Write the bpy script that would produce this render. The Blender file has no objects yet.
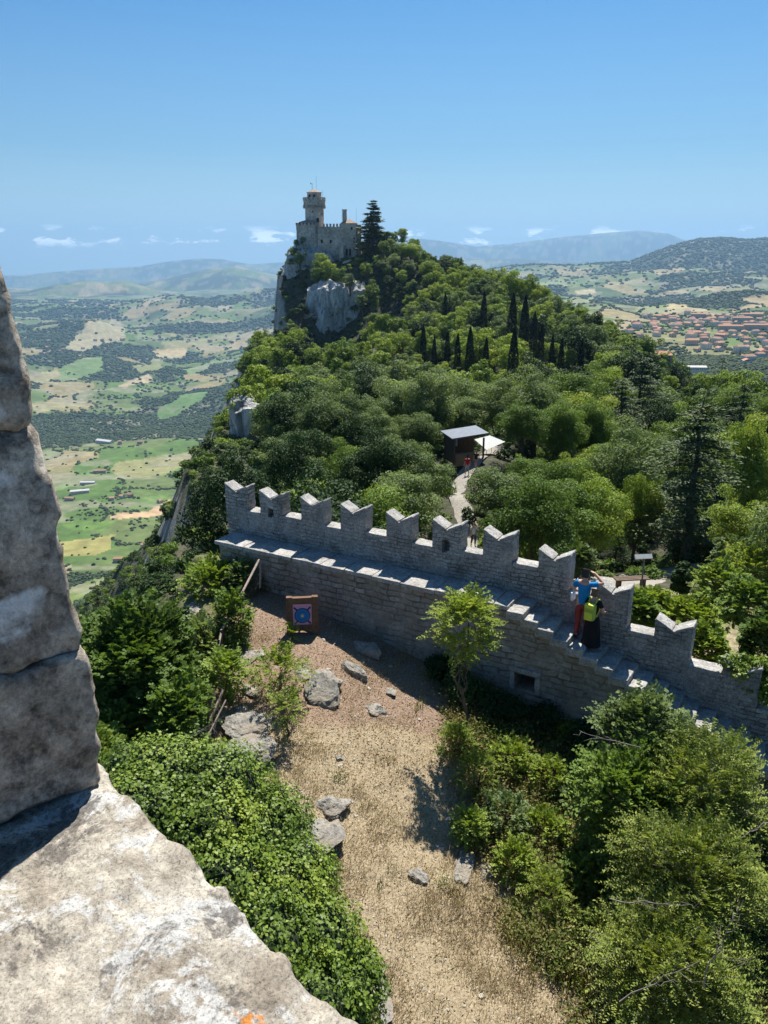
import bpy, bmesh, math, random
import numpy as np
from mathutils import Vector, Matrix
R = math.radians
rng = np.random.default_rng(7)
random.seed(7)
scene = bpy.context.scene
COL = scene.collection

# ------------------------------------------------------------ camera, sky, sun, exposure
PITCH = math.atan(262 / 800.0)
FPX = 800.0
cam_d = bpy.data.cameras.new('camera'); cam = bpy.data.objects.new('camera', cam_d); COL.objects.link(cam)
cam_d.sensor_width = 36.0; cam_d.lens = 36.0 * FPX / 1024.0
cam_d.clip_start = 0.02; cam_d.clip_end = 250000.0
cam.location = (0, 0, 0); cam.rotation_euler = (math.pi / 2 - PITCH, 0, 0)
scene.camera = cam

SUN_EL, SUN_AZ = R(58.0), R(14.0)      # azimuth clockwise from +Y (straight ahead)
world = bpy.data.worlds.new('World'); scene.world = world; world.use_nodes = True
wn = world.node_tree.nodes; wl = world.node_tree.links
for n in list(wn): wn.remove(n)
w_out = wn.new('ShaderNodeOutputWorld'); w_bg = wn.new('ShaderNodeBackground')
sky = wn.new('ShaderNodeTexSky'); sky.sky_type = 'NISHITA'; sky.sun_disc = False
sky.sun_elevation = SUN_EL; sky.sun_rotation = SUN_AZ; sky.altitude = 750
sky.air_density = 1.25; sky.dust_density = 2.4; sky.ozone_density = 2.6
w_bg.inputs['Strength'].default_value = 0.064
# thin band of small cumulus low over the horizon, part of the sky itself
w_tc = wn.new('ShaderNodeTexCoord'); w_sep = wn.new('ShaderNodeSeparateXYZ'); wl.new(w_tc.outputs['Generated'], w_sep.inputs[0])
w_map = wn.new('ShaderNodeMapping'); w_map.inputs['Scale'].default_value = (1, 1, 3.4); wl.new(w_tc.outputs['Generated'], w_map.inputs[0])
w_n = wn.new('ShaderNodeTexNoise'); w_n.inputs['Scale'].default_value = 24.0; w_n.inputs['Detail'].default_value = 7; w_n.inputs['Roughness'].default_value = 0.62
wl.new(w_map.outputs[0], w_n.inputs['Vector'])
def wramp(src, pts):
    r = wn.new('ShaderNodeValToRGB'); wl.new(src, r.inputs[0]); e = r.color_ramp.elements
    e[0].position, e[0].color = pts[0][0], (pts[0][1],) * 3 + (1,)
    e[1].position, e[1].color = pts[-1][0], (pts[-1][1],) * 3 + (1,)
    for p, v in pts[1:-1]:
        k = e.new(p); k.color = (v, v, v, 1)
    return r
w_c = wramp(w_n.outputs['Fac'], [(0.535, 0), (0.60, 1)])
w_band = wramp(w_sep.outputs['Z'], [(0.0, 0), (0.003, 0.2), (0.010, 1), (0.020, .8), (0.027, 0)])
w_m = wn.new('ShaderNodeMath'); w_m.operation = 'MULTIPLY'; wl.new(w_c.outputs[0], w_m.inputs[0]); wl.new(w_band.outputs[0], w_m.inputs[1])
w_m2 = wn.new('ShaderNodeMath'); w_m2.operation = 'MULTIPLY'; wl.new(w_m.outputs[0], w_m2.inputs[0]); w_m2.inputs[1].default_value = 0.9
w_mix = wn.new('ShaderNodeMix'); w_mix.data_type = 'RGBA'
w_t = wn.new('ShaderNodeMix'); w_t.data_type = 'RGBA'; w_t.blend_type = 'MULTIPLY'; w_t.inputs[0].default_value = 1.0
wl.new(sky.outputs[0], w_t.inputs[6]); w_t.inputs[7].default_value = (.22, .53, .80, 1)
w_h = wn.new('ShaderNodeMix'); w_h.data_type = 'RGBA'; w_hr = wramp(w_sep.outputs['Z'], [(0.0, .72), (0.04, .58), (0.11, .22), (0.26, 0)]); wl.new(w_hr.outputs[0], w_h.inputs[0])
wl.new(w_t.outputs[2], w_h.inputs[6]); w_h.inputs[7].default_value = (5.0, 6.9, 8.4, 1)
wl.new(w_m2.outputs[0], w_mix.inputs[0]); wl.new(w_h.outputs[2], w_mix.inputs[6]); w_mix.inputs[7].default_value = (15.5, 16.5, 17.5, 1)
wl.new(w_mix.outputs[2], w_bg.inputs['Color']); wl.new(w_bg.outputs[0], w_out.inputs['Surface'])

sun_d = bpy.data.lights.new('sun', 'SUN'); sun = bpy.data.objects.new('sun', sun_d); COL.objects.link(sun)
sun_d.energy = 5.0; sun_d.angle = R(0.53); sun_d.color = (1.0, 0.955, 0.88)
SUN = Vector((math.sin(SUN_AZ) * math.cos(SUN_EL), math.cos(SUN_AZ) * math.cos(SUN_EL), math.sin(SUN_EL)))
sun.rotation_euler = SUN.to_track_quat('Z', 'Y').to_euler(); sun.location = (0, 0, 60)

scene.view_settings.view_transform = 'Standard'; scene.view_settings.look = 'None'
scene.view_settings.exposure = 0.95; scene.view_settings.gamma = 1.0
scene.render.film_transparent = False
cy = scene.cycles
cy.max_bounces = 5; cy.diffuse_bounces = 3; cy.glossy_bounces = 1; cy.transmission_bounces = 2; cy.volume_bounces = 1; cy.transparent_max_bounces = 4
cy.use_denoising = True; cy.caustics_reflective = False; cy.caustics_refractive = False

# ------------------------------------------------------------ projection helpers (pixel of the photo + distance -> place)
SP, CP = math.sin(PITCH), math.cos(PITCH)
def ray(px, py):
    a = (px - 384.0) / FPX; b = (512.0 - py) / FPX
    return np.array([a, CP + b * SP, -SP + b * CP])       # per unit of depth along the axis
def P(px, py, d): return ray(px, py) * d
def proj(p):
    d = p[1] * CP - p[2] * SP
    u = p[1] * SP + p[2] * CP
    return 384 + FPX * p[0] / d, 512 - FPX * u / d, d
def projv(X, Y, Z):
    d = Y * CP - Z * SP; d = np.where(d < .01, .01, d)
    return 384 + FPX * X / d, 512 - FPX * (Y * SP + Z * CP) / d, d

# ------------------------------------------------------------ noise
def _h(ix, iy, iz, seed):
    n = (ix.astype(np.int64) * 374761393 + iy.astype(np.int64) * 668265263 + iz.astype(np.int64) * 2147483647 + seed * 974634777) & 0xffffffff
    n = ((n ^ (n >> 13)) * 1274126177) & 0xffffffff
    n = ((n ^ (n >> 16)) * 2246822519) & 0xffffffff
    return ((n ^ (n >> 15)) & 0xffffff) / float(0xffffff)
def vnoise(x, y, z, seed=0):
    x, y, z = np.broadcast_arrays(np.asarray(x, float), np.asarray(y, float), np.asarray(z, float))
    ix, iy, iz = np.floor(x), np.floor(y), np.floor(z)
    fx, fy, fz = x - ix, y - iy, z - iz
    ux, uy, uz = [f * f * (3 - 2 * f) for f in (fx, fy, fz)]
    r = 0
    for a in (0, 1):
        wa = ux if a else 1 - ux
        for b in (0, 1):
            wb = uy if b else 1 - uy
            for c in (0, 1):
                wc = uz if c else 1 - uz
                r = r + wa * wb * wc * _h(ix + a, iy + b, iz + c, seed)
    return r * 2 - 1
def fbm(x, y, z=0.0, oct=4, gain=.5, seed=0):
    r, a, f = 0, 1.0, 1.0
    for k in range(oct):
        r = r + a * vnoise(np.asarray(x) * f + 17.3 * k, np.asarray(y) * f - 9.1 * k, np.asarray(z) * f + 3.7 * k, seed + k); a *= gain; f *= 2.03
    return r
def sstep(a, b, x):
    t = np.clip((x - a) / (b - a), 0, 1); return t * t * (3 - 2 * t)
class RBF:
    def __init__(s, pts, vals, smooth=0.0):
        s.p = np.array(pts, float); n = len(s.p); v = np.array(vals, float)
        D = np.sqrt(((s.p[:, None] - s.p[None]) ** 2).sum(-1))
        A = np.zeros((n + 3, n + 3)); A[:n, :n] = D - smooth * np.eye(n); A[:n, n] = 1; A[:n, n + 1:] = s.p; A[n, :n] = 1; A[n + 1:, :n] = s.p.T
        s.w = np.linalg.solve(A, np.concatenate([v, [0, 0, 0]]))
    def __call__(s, x, y):
        x = np.asarray(x, float); y = np.asarray(y, float); n = len(s.p)
        r = s.w[n] + s.w[n + 1] * x + s.w[n + 2] * y
        for (a, b), w in zip(s.p, s.w): r = r + w * np.sqrt((x - a) ** 2 + (y - b) ** 2)
        return r

# ------------------------------------------------------------ object helpers
def tag(o, label=None, cat=None, group=None, kind=None):
    if label: o['label'] = label
    if cat: o['category'] = cat
    if group: o['group'] = group
    if kind: o['kind'] = kind
    return o
def empty(name, loc=(0, 0, 0), rz=0, scale=1):
    o = bpy.data.objects.new(name, None); COL.objects.link(o); o.location = loc; o.rotation_euler = (0, 0, rz); o.scale = (scale,) * 3
    o.empty_display_size = .2
    return o
def link(name, me, parent=None, loc=(0, 0, 0), rz=0):
    o = bpy.data.objects.new(name, me); COL.objects.link(o)
    o.location = loc; o.rotation_euler = (0, 0, rz)
    if parent is not None: o.parent = parent
    return o
def mesh_np(name, V, F, mats=(), attrs=None, smooth=False, matidx=None):
    V = np.asarray(V, np.float32).reshape(-1, 3); F = np.asarray(F, np.int32); k = F.shape[1]
    me = bpy.data.meshes.new(name)
    me.vertices.add(len(V)); me.vertices.foreach_set('co', V.ravel())
    me.loops.add(F.size); me.loops.foreach_set('vertex_index', F.ravel())
    me.polygons.add(len(F)); me.polygons.foreach_set('loop_start', np.arange(0, F.size, k, dtype=np.int32))
    if smooth: me.polygons.foreach_set('use_smooth', np.ones(len(F), bool))
    if matidx is not None: me.polygons.foreach_set('material_index', np.asarray(matidx, np.int32))
    for m in (mats if isinstance(mats, (list, tuple)) else [mats]): me.materials.append(m)
    for nm, val in (attrs or {}).items():
        val = np.asarray(val, np.float32)
        if val.ndim == 1:
            a = me.attributes.new(nm, 'FLOAT', 'POINT'); a.data.foreach_set('value', val)
        else:
            a = me.attributes.new(nm, 'FLOAT_COLOR', 'POINT'); a.data.foreach_set('color', np.c_[val, np.ones(len(val))].astype(np.float32).ravel())
    me.update(calc_edges=True); me.validate()
    return me
def grid_faces(nu, nv):      # vertex index = i*nv + j
    i, j = np.meshgrid(np.arange(nu - 1), np.arange(nv - 1), indexing='ij'); a = (i * nv + j).ravel()
    return np.stack([a, a + nv, a + nv + 1, a + 1], 1)
def bm_mesh(bm, name, mat, smooth=False):
    me = bpy.data.meshes.new(name); bmesh.ops.recalc_face_normals(bm, faces=bm.faces[:]); bm.to_mesh(me); bm.free()
    for m in (mat if isinstance(mat, (list, tuple)) else [mat]): me.materials.append(m)
    if smooth: me.polygons.foreach_set('use_smooth', np.ones(len(me.polygons), bool))
    return me
def box(bm, c, s, rz=0.0, M=None):
    T = Matrix.Translation(c) @ Matrix.Rotation(rz, 4, 'Z') @ Matrix.Diagonal((*s, 1))
    if M is not None: T = M @ T
    return bmesh.ops.create_cube(bm, size=1.0, matrix=T)['verts']
def cyl(bm, p0, p1, r0, r1=None, n=10, caps=True):
    p0, p1 = Vector(p0), Vector(p1); r1 = r0 if r1 is None else r1; d = p1 - p0
    q = d.to_track_quat('Z', 'Y').to_matrix().to_4x4()
    return bmesh.ops.create_cone(bm, cap_ends=caps, segments=n, radius1=max(r0, 1e-4), radius2=max(r1, 1e-4), depth=d.length, matrix=Matrix.Translation((p0 + p1) / 2) @ q)['verts']
def prism(bm, pts, axis, a, b):
    """extrude a closed 2-D outline; axis 'y': pts are (x,z); 'z': pts are (x,y)"""
    f = (lambda p, t: (p[0], t, p[1])) if axis == 'y' else (lambda p, t: (p[0], p[1], t))
    A = [bm.verts.new(f(p, a)) for p in pts]; B = [bm.verts.new(f(p, b)) for p in pts]; n = len(pts)
    bm.faces.new(A); bm.faces.new(B[::-1])
    for i in range(n): bm.faces.new((A[i], B[i], B[(i + 1) % n], A[(i + 1) % n]))
def roughen(me, cuts_len, amp, freq, seed=0, bevel=0.0):
    """bevel, cut into small faces and push the vertices about, so that a cut stone is not a clean box"""
    bm = bmesh.new(); bm.from_mesh(me)
    if bevel: bmesh.ops.bevel(bm, geom=[e for e in bm.edges if e.is_manifold and e.calc_face_angle(0) > .5], offset=bevel, segments=2, affect='EDGES', profile=.6)
    for _ in range(7):
        es = [e for e in bm.edges if e.calc_length() > cuts_len]
        if not es: break
        bmesh.ops.subdivide_edges(bm, edges=es, cuts=1, use_grid_fill=True)
    bmesh.ops.triangulate(bm, faces=[f for f in bm.faces if len(f.verts) > 4])
    bm.normal_update()
    co = np.array([v.co[:] for v in bm.verts]); no = np.array([v.normal[:] for v in bm.verts])
    d = fbm(co[:, 0] * freq, co[:, 1] * freq, co[:, 2] * freq, 4, .55, seed)
    co = co + no * (d * amp)[:, None]
    for v, c in zip(bm.verts, co): v.co = c
    bm.to_mesh(me); bm.free(); me.update()
    return me
def join_np(parts):
    Vs, Fs, o = [], [], 0
    for V, F in parts: Vs.append(V); Fs.append(np.asarray(F) + o); o += len(V)
    return np.concatenate(Vs), np.concatenate(Fs)
def copy_tree(o, parent=None):
    c = o.copy(); COL.objects.link(c)
    if parent is not None: c.parent = parent
    for ch in [x for x in KIDS.get(o.name, ())]: copy_tree(ch, c)
    return c
KIDS = {}
def kids(o, *ch): KIDS[o.name] = list(ch)

# ------------------------------------------------------------ materials
class NT:
    def __init__(s, name):
        s.m = bpy.data.materials.new(name); s.m.use_nodes = True; s.t = s.m.node_tree; s.n = s.t.nodes; s.l = s.t.links
        for n in list(s.n): s.n.remove(n)
        s.out = s.n.new('ShaderNodeOutputMaterial'); s.b = s.n.new('ShaderNodeBsdfPrincipled'); s.l.new(s.b.outputs[0], s.out.inputs[0])
        s.b.inputs['Specular IOR Level'].default_value = .25; s.b.inputs['Roughness'].default_value = .85
        s.tc = s.n.new('ShaderNodeTexCoord')
    def coord(s, kind='Object', scale=(1, 1, 1), rot=(0, 0, 0)):
        m = s.n.new('ShaderNodeMapping'); m.inputs['Scale'].default_value = scale; m.inputs['Rotation'].default_value = rot
        s.l.new(s.tc.outputs[kind], m.inputs[0]); return m.outputs[0]
    def noise(s, vec, scale, detail=4, rough=.55, dist=0.0):
        n = s.n.new('ShaderNodeTexNoise'); s.l.new(vec, n.inputs['Vector'])
        n.inputs['Scale'].default_value = scale; n.inputs['Detail'].default_value = detail; n.inputs['Roughness'].default_value = rough; n.inputs['Distortion'].default_value = dist
        return n.outputs['Fac']
    def voro(s, vec, scale, feature='F1', out='Distance', rand=1.0):
        n = s.n.new('ShaderNodeTexVoronoi'); s.l.new(vec, n.inputs['Vector']); n.feature = feature
        n.inputs['Scale'].default_value = scale; n.inputs['Randomness'].default_value = rand
        return n.outputs[out]
    def ramp(s, src, pts, interp='LINEAR'):
        r = s.n.new('ShaderNodeValToRGB'); s.l.new(src, r.inputs[0]); e = r.color_ramp.elements; r.color_ramp.interpolation = interp
        c4 = lambda c: (c, c, c, 1) if isinstance(c, (int, float)) else (*c, 1)
        e[0].position, e[0].color = pts[0][0], c4(pts[0][1]); e[1].position, e[1].color = pts[-1][0], c4(pts[-1][1])
        for p, c in pts[1:-1]: k = e.new(p); k.color = c4(c)
        return r.outputs[0]
    def mix(s, f, a, b, mode='MIX'):
        n = s.n.new('ShaderNodeMix'); n.data_type = 'RGBA'; n.blend_type = mode
        for i, v in ((0, f), (6, a), (7, b)):
            if isinstance(v, (int, float)): n.inputs[i].default_value = v if i == 0 else (v, v, v, 1)
            elif isinstance(v, (tuple, list)): n.inputs[i].default_value = (*v[:3], 1)
            else: s.l.new(v, n.inputs[i])
        return n.outputs[2]
    def math(s, op, a, b=None):
        n = s.n.new('ShaderNodeMath'); n.operation = op
        for i, v in ((0, a), (1, b)):
            if v is None: continue
            if isinstance(v, (int, float)): n.inputs[i].default_value = v
            else: s.l.new(v, n.inputs[i])
        return n.outputs[0]
    def attr(s, name, out='Fac'):
        n = s.n.new('ShaderNodeAttribute'); n.attribute_name = name; return n.outputs[out]
    def rnd(s): return s.n.new('ShaderNodeObjectInfo').outputs['Random']
    def set(s, key, v):
        if isinstance(v, (int, float)): s.b.inputs[key].default_value = v
        elif isinstance(v, (tuple, list)): s.b.inputs[key].default_value = (*v[:3], 1)
        else: s.l.new(v, s.b.inputs[key])
        return s
    def bump(s, h, strength=.5, dist=.02, prev=None):
        n = s.n.new('ShaderNodeBump'); n.inputs['Strength'].default_value = strength; n.inputs['Distance'].default_value = dist
        s.l.new(h, n.inputs['Height']); s.l.new(n.outputs[0], s.b.inputs['Normal'])
        if prev is not None: s.l.new(prev, n.inputs['Normal'])
        return n.outputs[0]
def plain(name, col, rough=.7, metal=0.0, var=.25, scale=6.0):
    t = NT(name); c = t.coord(); n = t.noise(c, scale, 5)
    a = tuple(x * (1 - var) for x in col); b = tuple(min(1, x * (1 + var)) for x in col)
    t.set('Base Color', t.ramp(n, [(.3, a), (.7, b)])); t.set('Roughness', rough); t.set('Metallic', metal); t.bump(n, .2, .01)
    return t.m
def leaf_mat(name, dark, mid, light, rough=.62, trans=.30, objvar=.45, spec=.14, tweak=None):
    t = NT(name)
    k = t.math('ADD', t.math('MULTIPLY', t.attr('tint'), 1 - objvar), t.math('MULTIPLY', t.rnd(), objvar))
    c = t.ramp(k, [(.08, dark), (.5, mid), (.92, light)])
    t.set('Base Color', c); t.set('Roughness', rough); t.b.inputs['Specular IOR Level'].default_value = spec
    tr = t.n.new('ShaderNodeBsdfTranslucent'); t.l.new(t.mix(1.0, c, (1.25, 1.25, .55), 'MULTIPLY'), tr.inputs['Color'])
    mx = t.n.new('ShaderNodeMixShader'); mx.inputs[0].default_value = trans
    t.l.new(t.b.outputs[0], mx.inputs[1]); t.l.new(tr.outputs[0], mx.inputs[2]); t.l.new(mx.outputs[0], t.out.inputs[0])
    return t.m
M = {}
M['leaf_green'] = leaf_mat('leaf_green', (0.057, 0.101, 0.022), (0.129, 0.200, 0.040), (0.272, 0.344, 0.065), objvar=.62)
M['leaf_bright'] = leaf_mat('leaf_bright', (0.114, 0.175, 0.026), (0.200, 0.272, 0.043), (0.326, 0.374, 0.072), trans=.3, objvar=.3)
M['leaf_grey'] = leaf_mat('leaf_grey', (0.076, 0.117, 0.044), (0.144, 0.199, 0.077), (0.248, 0.296, 0.123), objvar=.4)
M['leaf_shade_dark'] = leaf_mat('leaf_shade_dark', (0.018, 0.039, 0.013), (0.033, 0.066, 0.018), (0.068, 0.112, 0.030), trans=.15)  # darker leaf copy with shade put into its green
M['needle'] = leaf_mat('needle', (0.030, 0.055, 0.022), (0.068, 0.103, 0.036), (0.144, 0.172, 0.053), trans=.1, objvar=.5)
M['cypress'] = leaf_mat('cypress', (.008, .018, .009), (.014, .028, .012), (.024, .042, .018), trans=.05)
M['ivy'] = leaf_mat('ivy', (0.055, 0.094, 0.013), (0.127, 0.193, 0.022), (0.253, 0.308, 0.039), rough=.5, trans=.25, objvar=.05, spec=.25)
M['compound'] = leaf_mat('compound', (0.099, 0.152, 0.026), (0.185, 0.251, 0.045), (0.317, 0.356, 0.079), trans=.4, objvar=.15)
M['juniper'] = leaf_mat('juniper', (0.087, 0.131, 0.026), (0.183, 0.233, 0.047), (0.335, 0.364, 0.081), trans=.25, objvar=.1)
M['bark'] = plain('bark', (.10, .080, .060), .9, 0, .5, 9)
M['twig'] = plain('twig', (.19, .165, .14), .9, 0, .35, 12)
# ------------------------------------------------------------ valley and hills: one sheet to the horizon
Zc = []      # (px, fwd, z): control heights
def ctl(px, py, fwd):
    r = ray(px, py); Zc.append((r[0] / r[1], math.log(fwd), fwd * r[2] / r[1]))
def ctz(px, z, fwd):
    r = ray(px, 300); Zc.append((r[0] / r[1], math.log(fwd), z))
for px in (-300, 0, 120, 240):
    ctz(px, -455, 450); ctz(px, -480, 800)
    ctl(px, 598, 1200); ctl(px, 520, 1700); ctl(px, 470, 2300); ctl(px, 446, 2650); ctl(px, 412, 3100); ctl(px, 384, 3700); ctl(px, 360, 4500)
    ctl(px, 343, 5400); ctl(px, 326, 6400); ctl(px, 311, 8000); ctl(px, 300, 10000)
ctl(100, 322, 5600); ctz(100, -560, 6300); ctl(240, 290, 7600); ctl(180, 298, 7600); ctl(60, 306, 7600)
for px in (440, 560, 640, 700, 768, 900, 1100):
    ctz(px, -175, 450); ctz(px, -165, 800); ctz(px, -155, 1100)
    ctl(px, 358, 1500); ctl(px, 335, 2000); ctl(px, 321, 2600); ctl(px, 308, 3300); ctl(px, 296, 4200); ctl(px, 284, 5400)
for px in (340, 240, 0):
    ctz(px, -640, 15000); ctz(px, -1000, 22000); ctz(px, -1200, 27000)
for px in (640, 900): ctz(px, -450, 12000); ctz(px, -1000, 22000); ctz(px, -1200, 27000)
ctz(340, -430, 1500); ctz(340, -480, 4000); ctz(330, -250, 600)
VR = RBF([(3.2 * a, b) for a, b, c in Zc], [c for a, b, c in Zc], .02)
def crest(pts, f0, w, amp=0.0, seed=0, lam=900.):
    T = []; Z = []
    for px, py in pts:
        r = ray(px, py); T.append(r[0] / r[1]); Z.append(f0 * r[2] / r[1])
    return (np.array(T), np.array(Z), f0, w, amp, seed, lam)
CRESTS = [
    crest([(-400, 272), (-50, 276), (20, 275), (60, 271), (100, 268), (140, 266), (170, 261), (200, 258), (222, 259), (250, 264), (285, 262), (340, 255), (390, 242), (421, 239), (440, 241), (477, 247), (510, 244), (558, 237), (600, 233), (640, 230), (668, 233), (682, 239), (720, 248), (800, 250), (1000, 244), (1300, 250)], 23500, 2300, 85, 3, 2600.),
    crest([(300, 320), (360, 285), (400, 268), (450, 258), (520, 259), (600, 262), (700, 262)], 17500, 2400, 50, 31, 2000.),
    crest([(-200, 290), (60, 292), (110, 290), (140, 285), (175, 277), (205, 270), (235, 266), (262, 272), (300, 279), (330, 285), (380, 300), (500, 420)], 14500, 2400, 55, 5, 1500.),
    crest([(-200, 285), (0, 292), (30, 290), (60, 284), (85, 281), (108, 283), (125, 282), (150, 289), (200, 297), (280, 304), (500, 420)], 11500, 1700, 70, 8, 900.),
    crest([(240, 500), (360, 350), (400, 300), (440, 280), (480, 272), (510, 267), (535, 265), (575, 266), (605, 263), (630, 262), (655, 252), (682, 243), (700, 239), (725, 238), (745, 240), (770, 238), (800, 236), (860, 239), (960, 250)], 7300, 2300, 30, 11, 700.),
    crest([(-100, 306), (40, 309), (60, 306), (90, 301), (120, 305), (160, 309), (200, 300), (260, 290), (290, 288), (340, 330), (500, 600)], 8300, 900, 40, 14, 500.),
]
def Vfun(x, y):
    x = np.asarray(x, float); y = np.maximum(np.asarray(y, float), 200.)
    t = x / y; L = np.log(y)
    z = VR(3.2 * t, L)
    k = sstep(900, 3500, y)
    z = z + fbm(x / 1100., y / 1100., 0, 5, .5, 21) * (12 + 58 * k) * (1 - .75 * sstep(6500, 10000, y)) + fbm(x / 2600., y / 1700., 4, 2, .5, 23) * 45 * sstep(2500, 5000, y) * sstep(9500, 6500, y) + fbm(x / 320., y / 320., 3, 3, .5, 25) * (6 + 4 * k)
    for T, Zz, f0, w, amp, sd, lam in CRESTS:
        c = np.interp(t, T, Zz)
        s = np.abs(y - f0 - 600 * (w / 2500.) * fbm(x / (lam * 2), 0 * x, 5, 2, .5, sd)) / w
        h = c - (c + 900 + y * .025) * sstep(0, 1.35, s) * 1.0 + fbm(x / lam, y / lam, 1, 5, .55, sd) * amp * (.12 + np.minimum(s, 1)) * 1.0
        z = np.where(s < 1.35, np.maximum(z, h), z)
    return z
def vor_cells(x, y, size, ang, seed, jit=.85, aspect=1.0):
    ca, sa = math.cos(ang), math.sin(ang)
    X = (x * ca + y * sa) / size; Y = (-x * sa + y * ca) / (size * aspect)
    ix, iy = np.floor(X), np.floor(Y); b1 = np.full(X.shape, 1e9); b2 = b1.copy(); idv = np.zeros(X.shape)
    for a in (-1, 0, 1):
        for b in (-1, 0, 1):
            cx, cy_ = ix + a, iy + b
            px = cx + .5 + (_h(cx, cy_, 0 * cx, seed) - .5) * jit; py = cy_ + .5 + (_h(cx, cy_, 0 * cx + 1, seed) - .5) * jit
            d = np.abs(X - px) * .9 + np.abs(Y - py) * .9 + .35 * np.hypot(X - px, Y - py)
            hid = _h(cx, cy_, 0 * cx + 2, seed)
            n1 = d < b1; b2 = np.where(n1, b1, np.minimum(b2, d)); idv = np.where(n1, hid, idv); b1 = np.where(n1, d, b1)
    return idv, (b2 - b1) * size
def forest_mask(x, y):
    t = x / y
    left = t < -.02
    n = fbm(x / 700., y / 520., 0, 4, .5, 41)
    bias = np.interp(np.log(y), np.log([500, 1000, 1400, 2100, 2500, 2720, 3400, 3800, 5200, 6000, 9000, 14000, 20000]), [.22, .08, -.16, -.28, -.30, .22, .16, -.24, -.20, -.06, .06, 0, .2])
    biasr = np.interp(np.log(y), np.log([400, 900, 1300, 1500, 2600, 2900, 3600, 4200, 6000, 6600, 9000]), [.6, .55, .22, .10, .02, .24, .10, -.02, .02, .18, .3])
    return n * 1.0 + np.where(left, bias, biasr)
def fields(x, y):
    wx = x + fbm(x / 260., y / 260., 0, 3, .5, 51) * 40; wy = y + fbm(x / 260., y / 260., 7, 3, .5, 53) * 60
    idv, edge = vor_cells(wx, wy, 175., .35, 61, .9, 1.5)
    return idv, edge
def town(x, y):           # how much of a settlement this place is
    t = x / y
    r = sstep(1350, 1550, y) * sstep(2650, 2350, y) * sstep(.24, .34, t) * sstep(.1, -.25, fbm(x / 300., y / 300., 0, 2, .5, 71) - .25)
    return r
PATCH = [([(64, 350), (75, 335), (95, 323), (110, 318), (128, 325), (125, 338), (100, 345), (80, 352)], (.23, .205, .12)),
  ([(110, 480), (113, 466), (134, 459), (195, 452), (200, 461), (162, 475), (134, 477)], (.18, .175, .07)), ([(44, 485), (87, 473), (89, 477), (75, 484), (50, 492)], (.11, .16, .05)),
  ([(110, 517), (143, 510), (183, 497), (190, 502), (157, 515), (129, 521), (113, 524)], (.36, .245, .14)), ([(54, 543), (113, 537), (114, 548), (99, 554), (58, 558)], (.21, .19, .06)),
  ([(64, 522), (94, 521), (110, 527), (96, 536), (66, 534)], (.09, .155, .03)), ([(127, 500), (164, 495), (162, 502), (129, 510)], (.09, .15, .035)), ([(62, 595), (122, 571), (122, 580), (87, 595), (66, 609)], (.12, .16, .04)),
  ([(58, 369), (102, 357), (105, 369), (61, 382)], (.10, .15, .05)), ([(28, 376), (58, 369), (56, 379), (30, 386)], (.22, .20, .10)), ([(30, 404), (83, 398), (85, 406), (34, 416)], (.21, .19, .10)),
  ([(117, 386), (149, 374), (152, 381), (122, 389)], (.28, .22, .13)), ([(152, 350), (186, 348), (184, 357), (156, 357)], (.29, .23, .12)), ([(159, 342), (234, 332), (240, 337), (203, 345), (166, 347)], (.18, .175, .08)),
  ([(161, 410), (190, 393), (210, 391), (203, 399), (179, 416), (162, 420)], (.085, .15, .045)), ([(183, 369), (217, 357), (220, 362), (190, 374)], (.10, .15, .045)), ([(130, 366), (160, 358), (165, 368), (140, 374)], (.15, .16, .06)),
  ([(637, 308), (668, 302), (668, 315), (640, 315)], (.13, .17, .05)), ([(668, 303), (687, 306), (707, 311), (668, 316)], (.30, .24, .11)), ([(560, 300), (590, 296), (600, 302), (570, 306)], (.14, .17, .06)), ([(575, 291), (592, 289), (597, 293), (580, 295)], (.30, .25, .15)), ([(520, 282), (560, 278), (570, 284), (530, 288)], (.14, .17, .07))]
PW = []
def vhit(px, py):
    r = ray(px, py); d = np.exp(np.linspace(math.log(900), math.log(14000), 1500)); z = Vfun(r[0] * d, r[1] * d); g = r[2] * d < z; k = int(np.argmax(g)); return (r[0] * d[k], r[1] * d[k])
for pg, c in PATCH: PW.append((np.array([vhit(*p) for p in pg]), c))
def in_patch(x, y):
    res = np.full(np.shape(x), -1)
    wx = x + 14 * fbm(x / 80., y / 80., 0, 2, .5, 77); wy = y + 22 * fbm(x / 80., y / 80., 5, 2, .5, 78)
    for k, (pg, c) in enumerate(PW):
        b = np.zeros(np.shape(x), bool); n = len(pg)
        for i in range(n):
            (xa, ya), (xb, yb) = pg[i], pg[(i + 1) % n]
            with np.errstate(divide='ignore', invalid='ignore'): b ^= ((ya > wy) != (yb > wy)) & (wx < (xb - xa) * (wy - ya) / (yb - ya) + xa)
        res = np.where(b, k, res)
    return res
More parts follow.
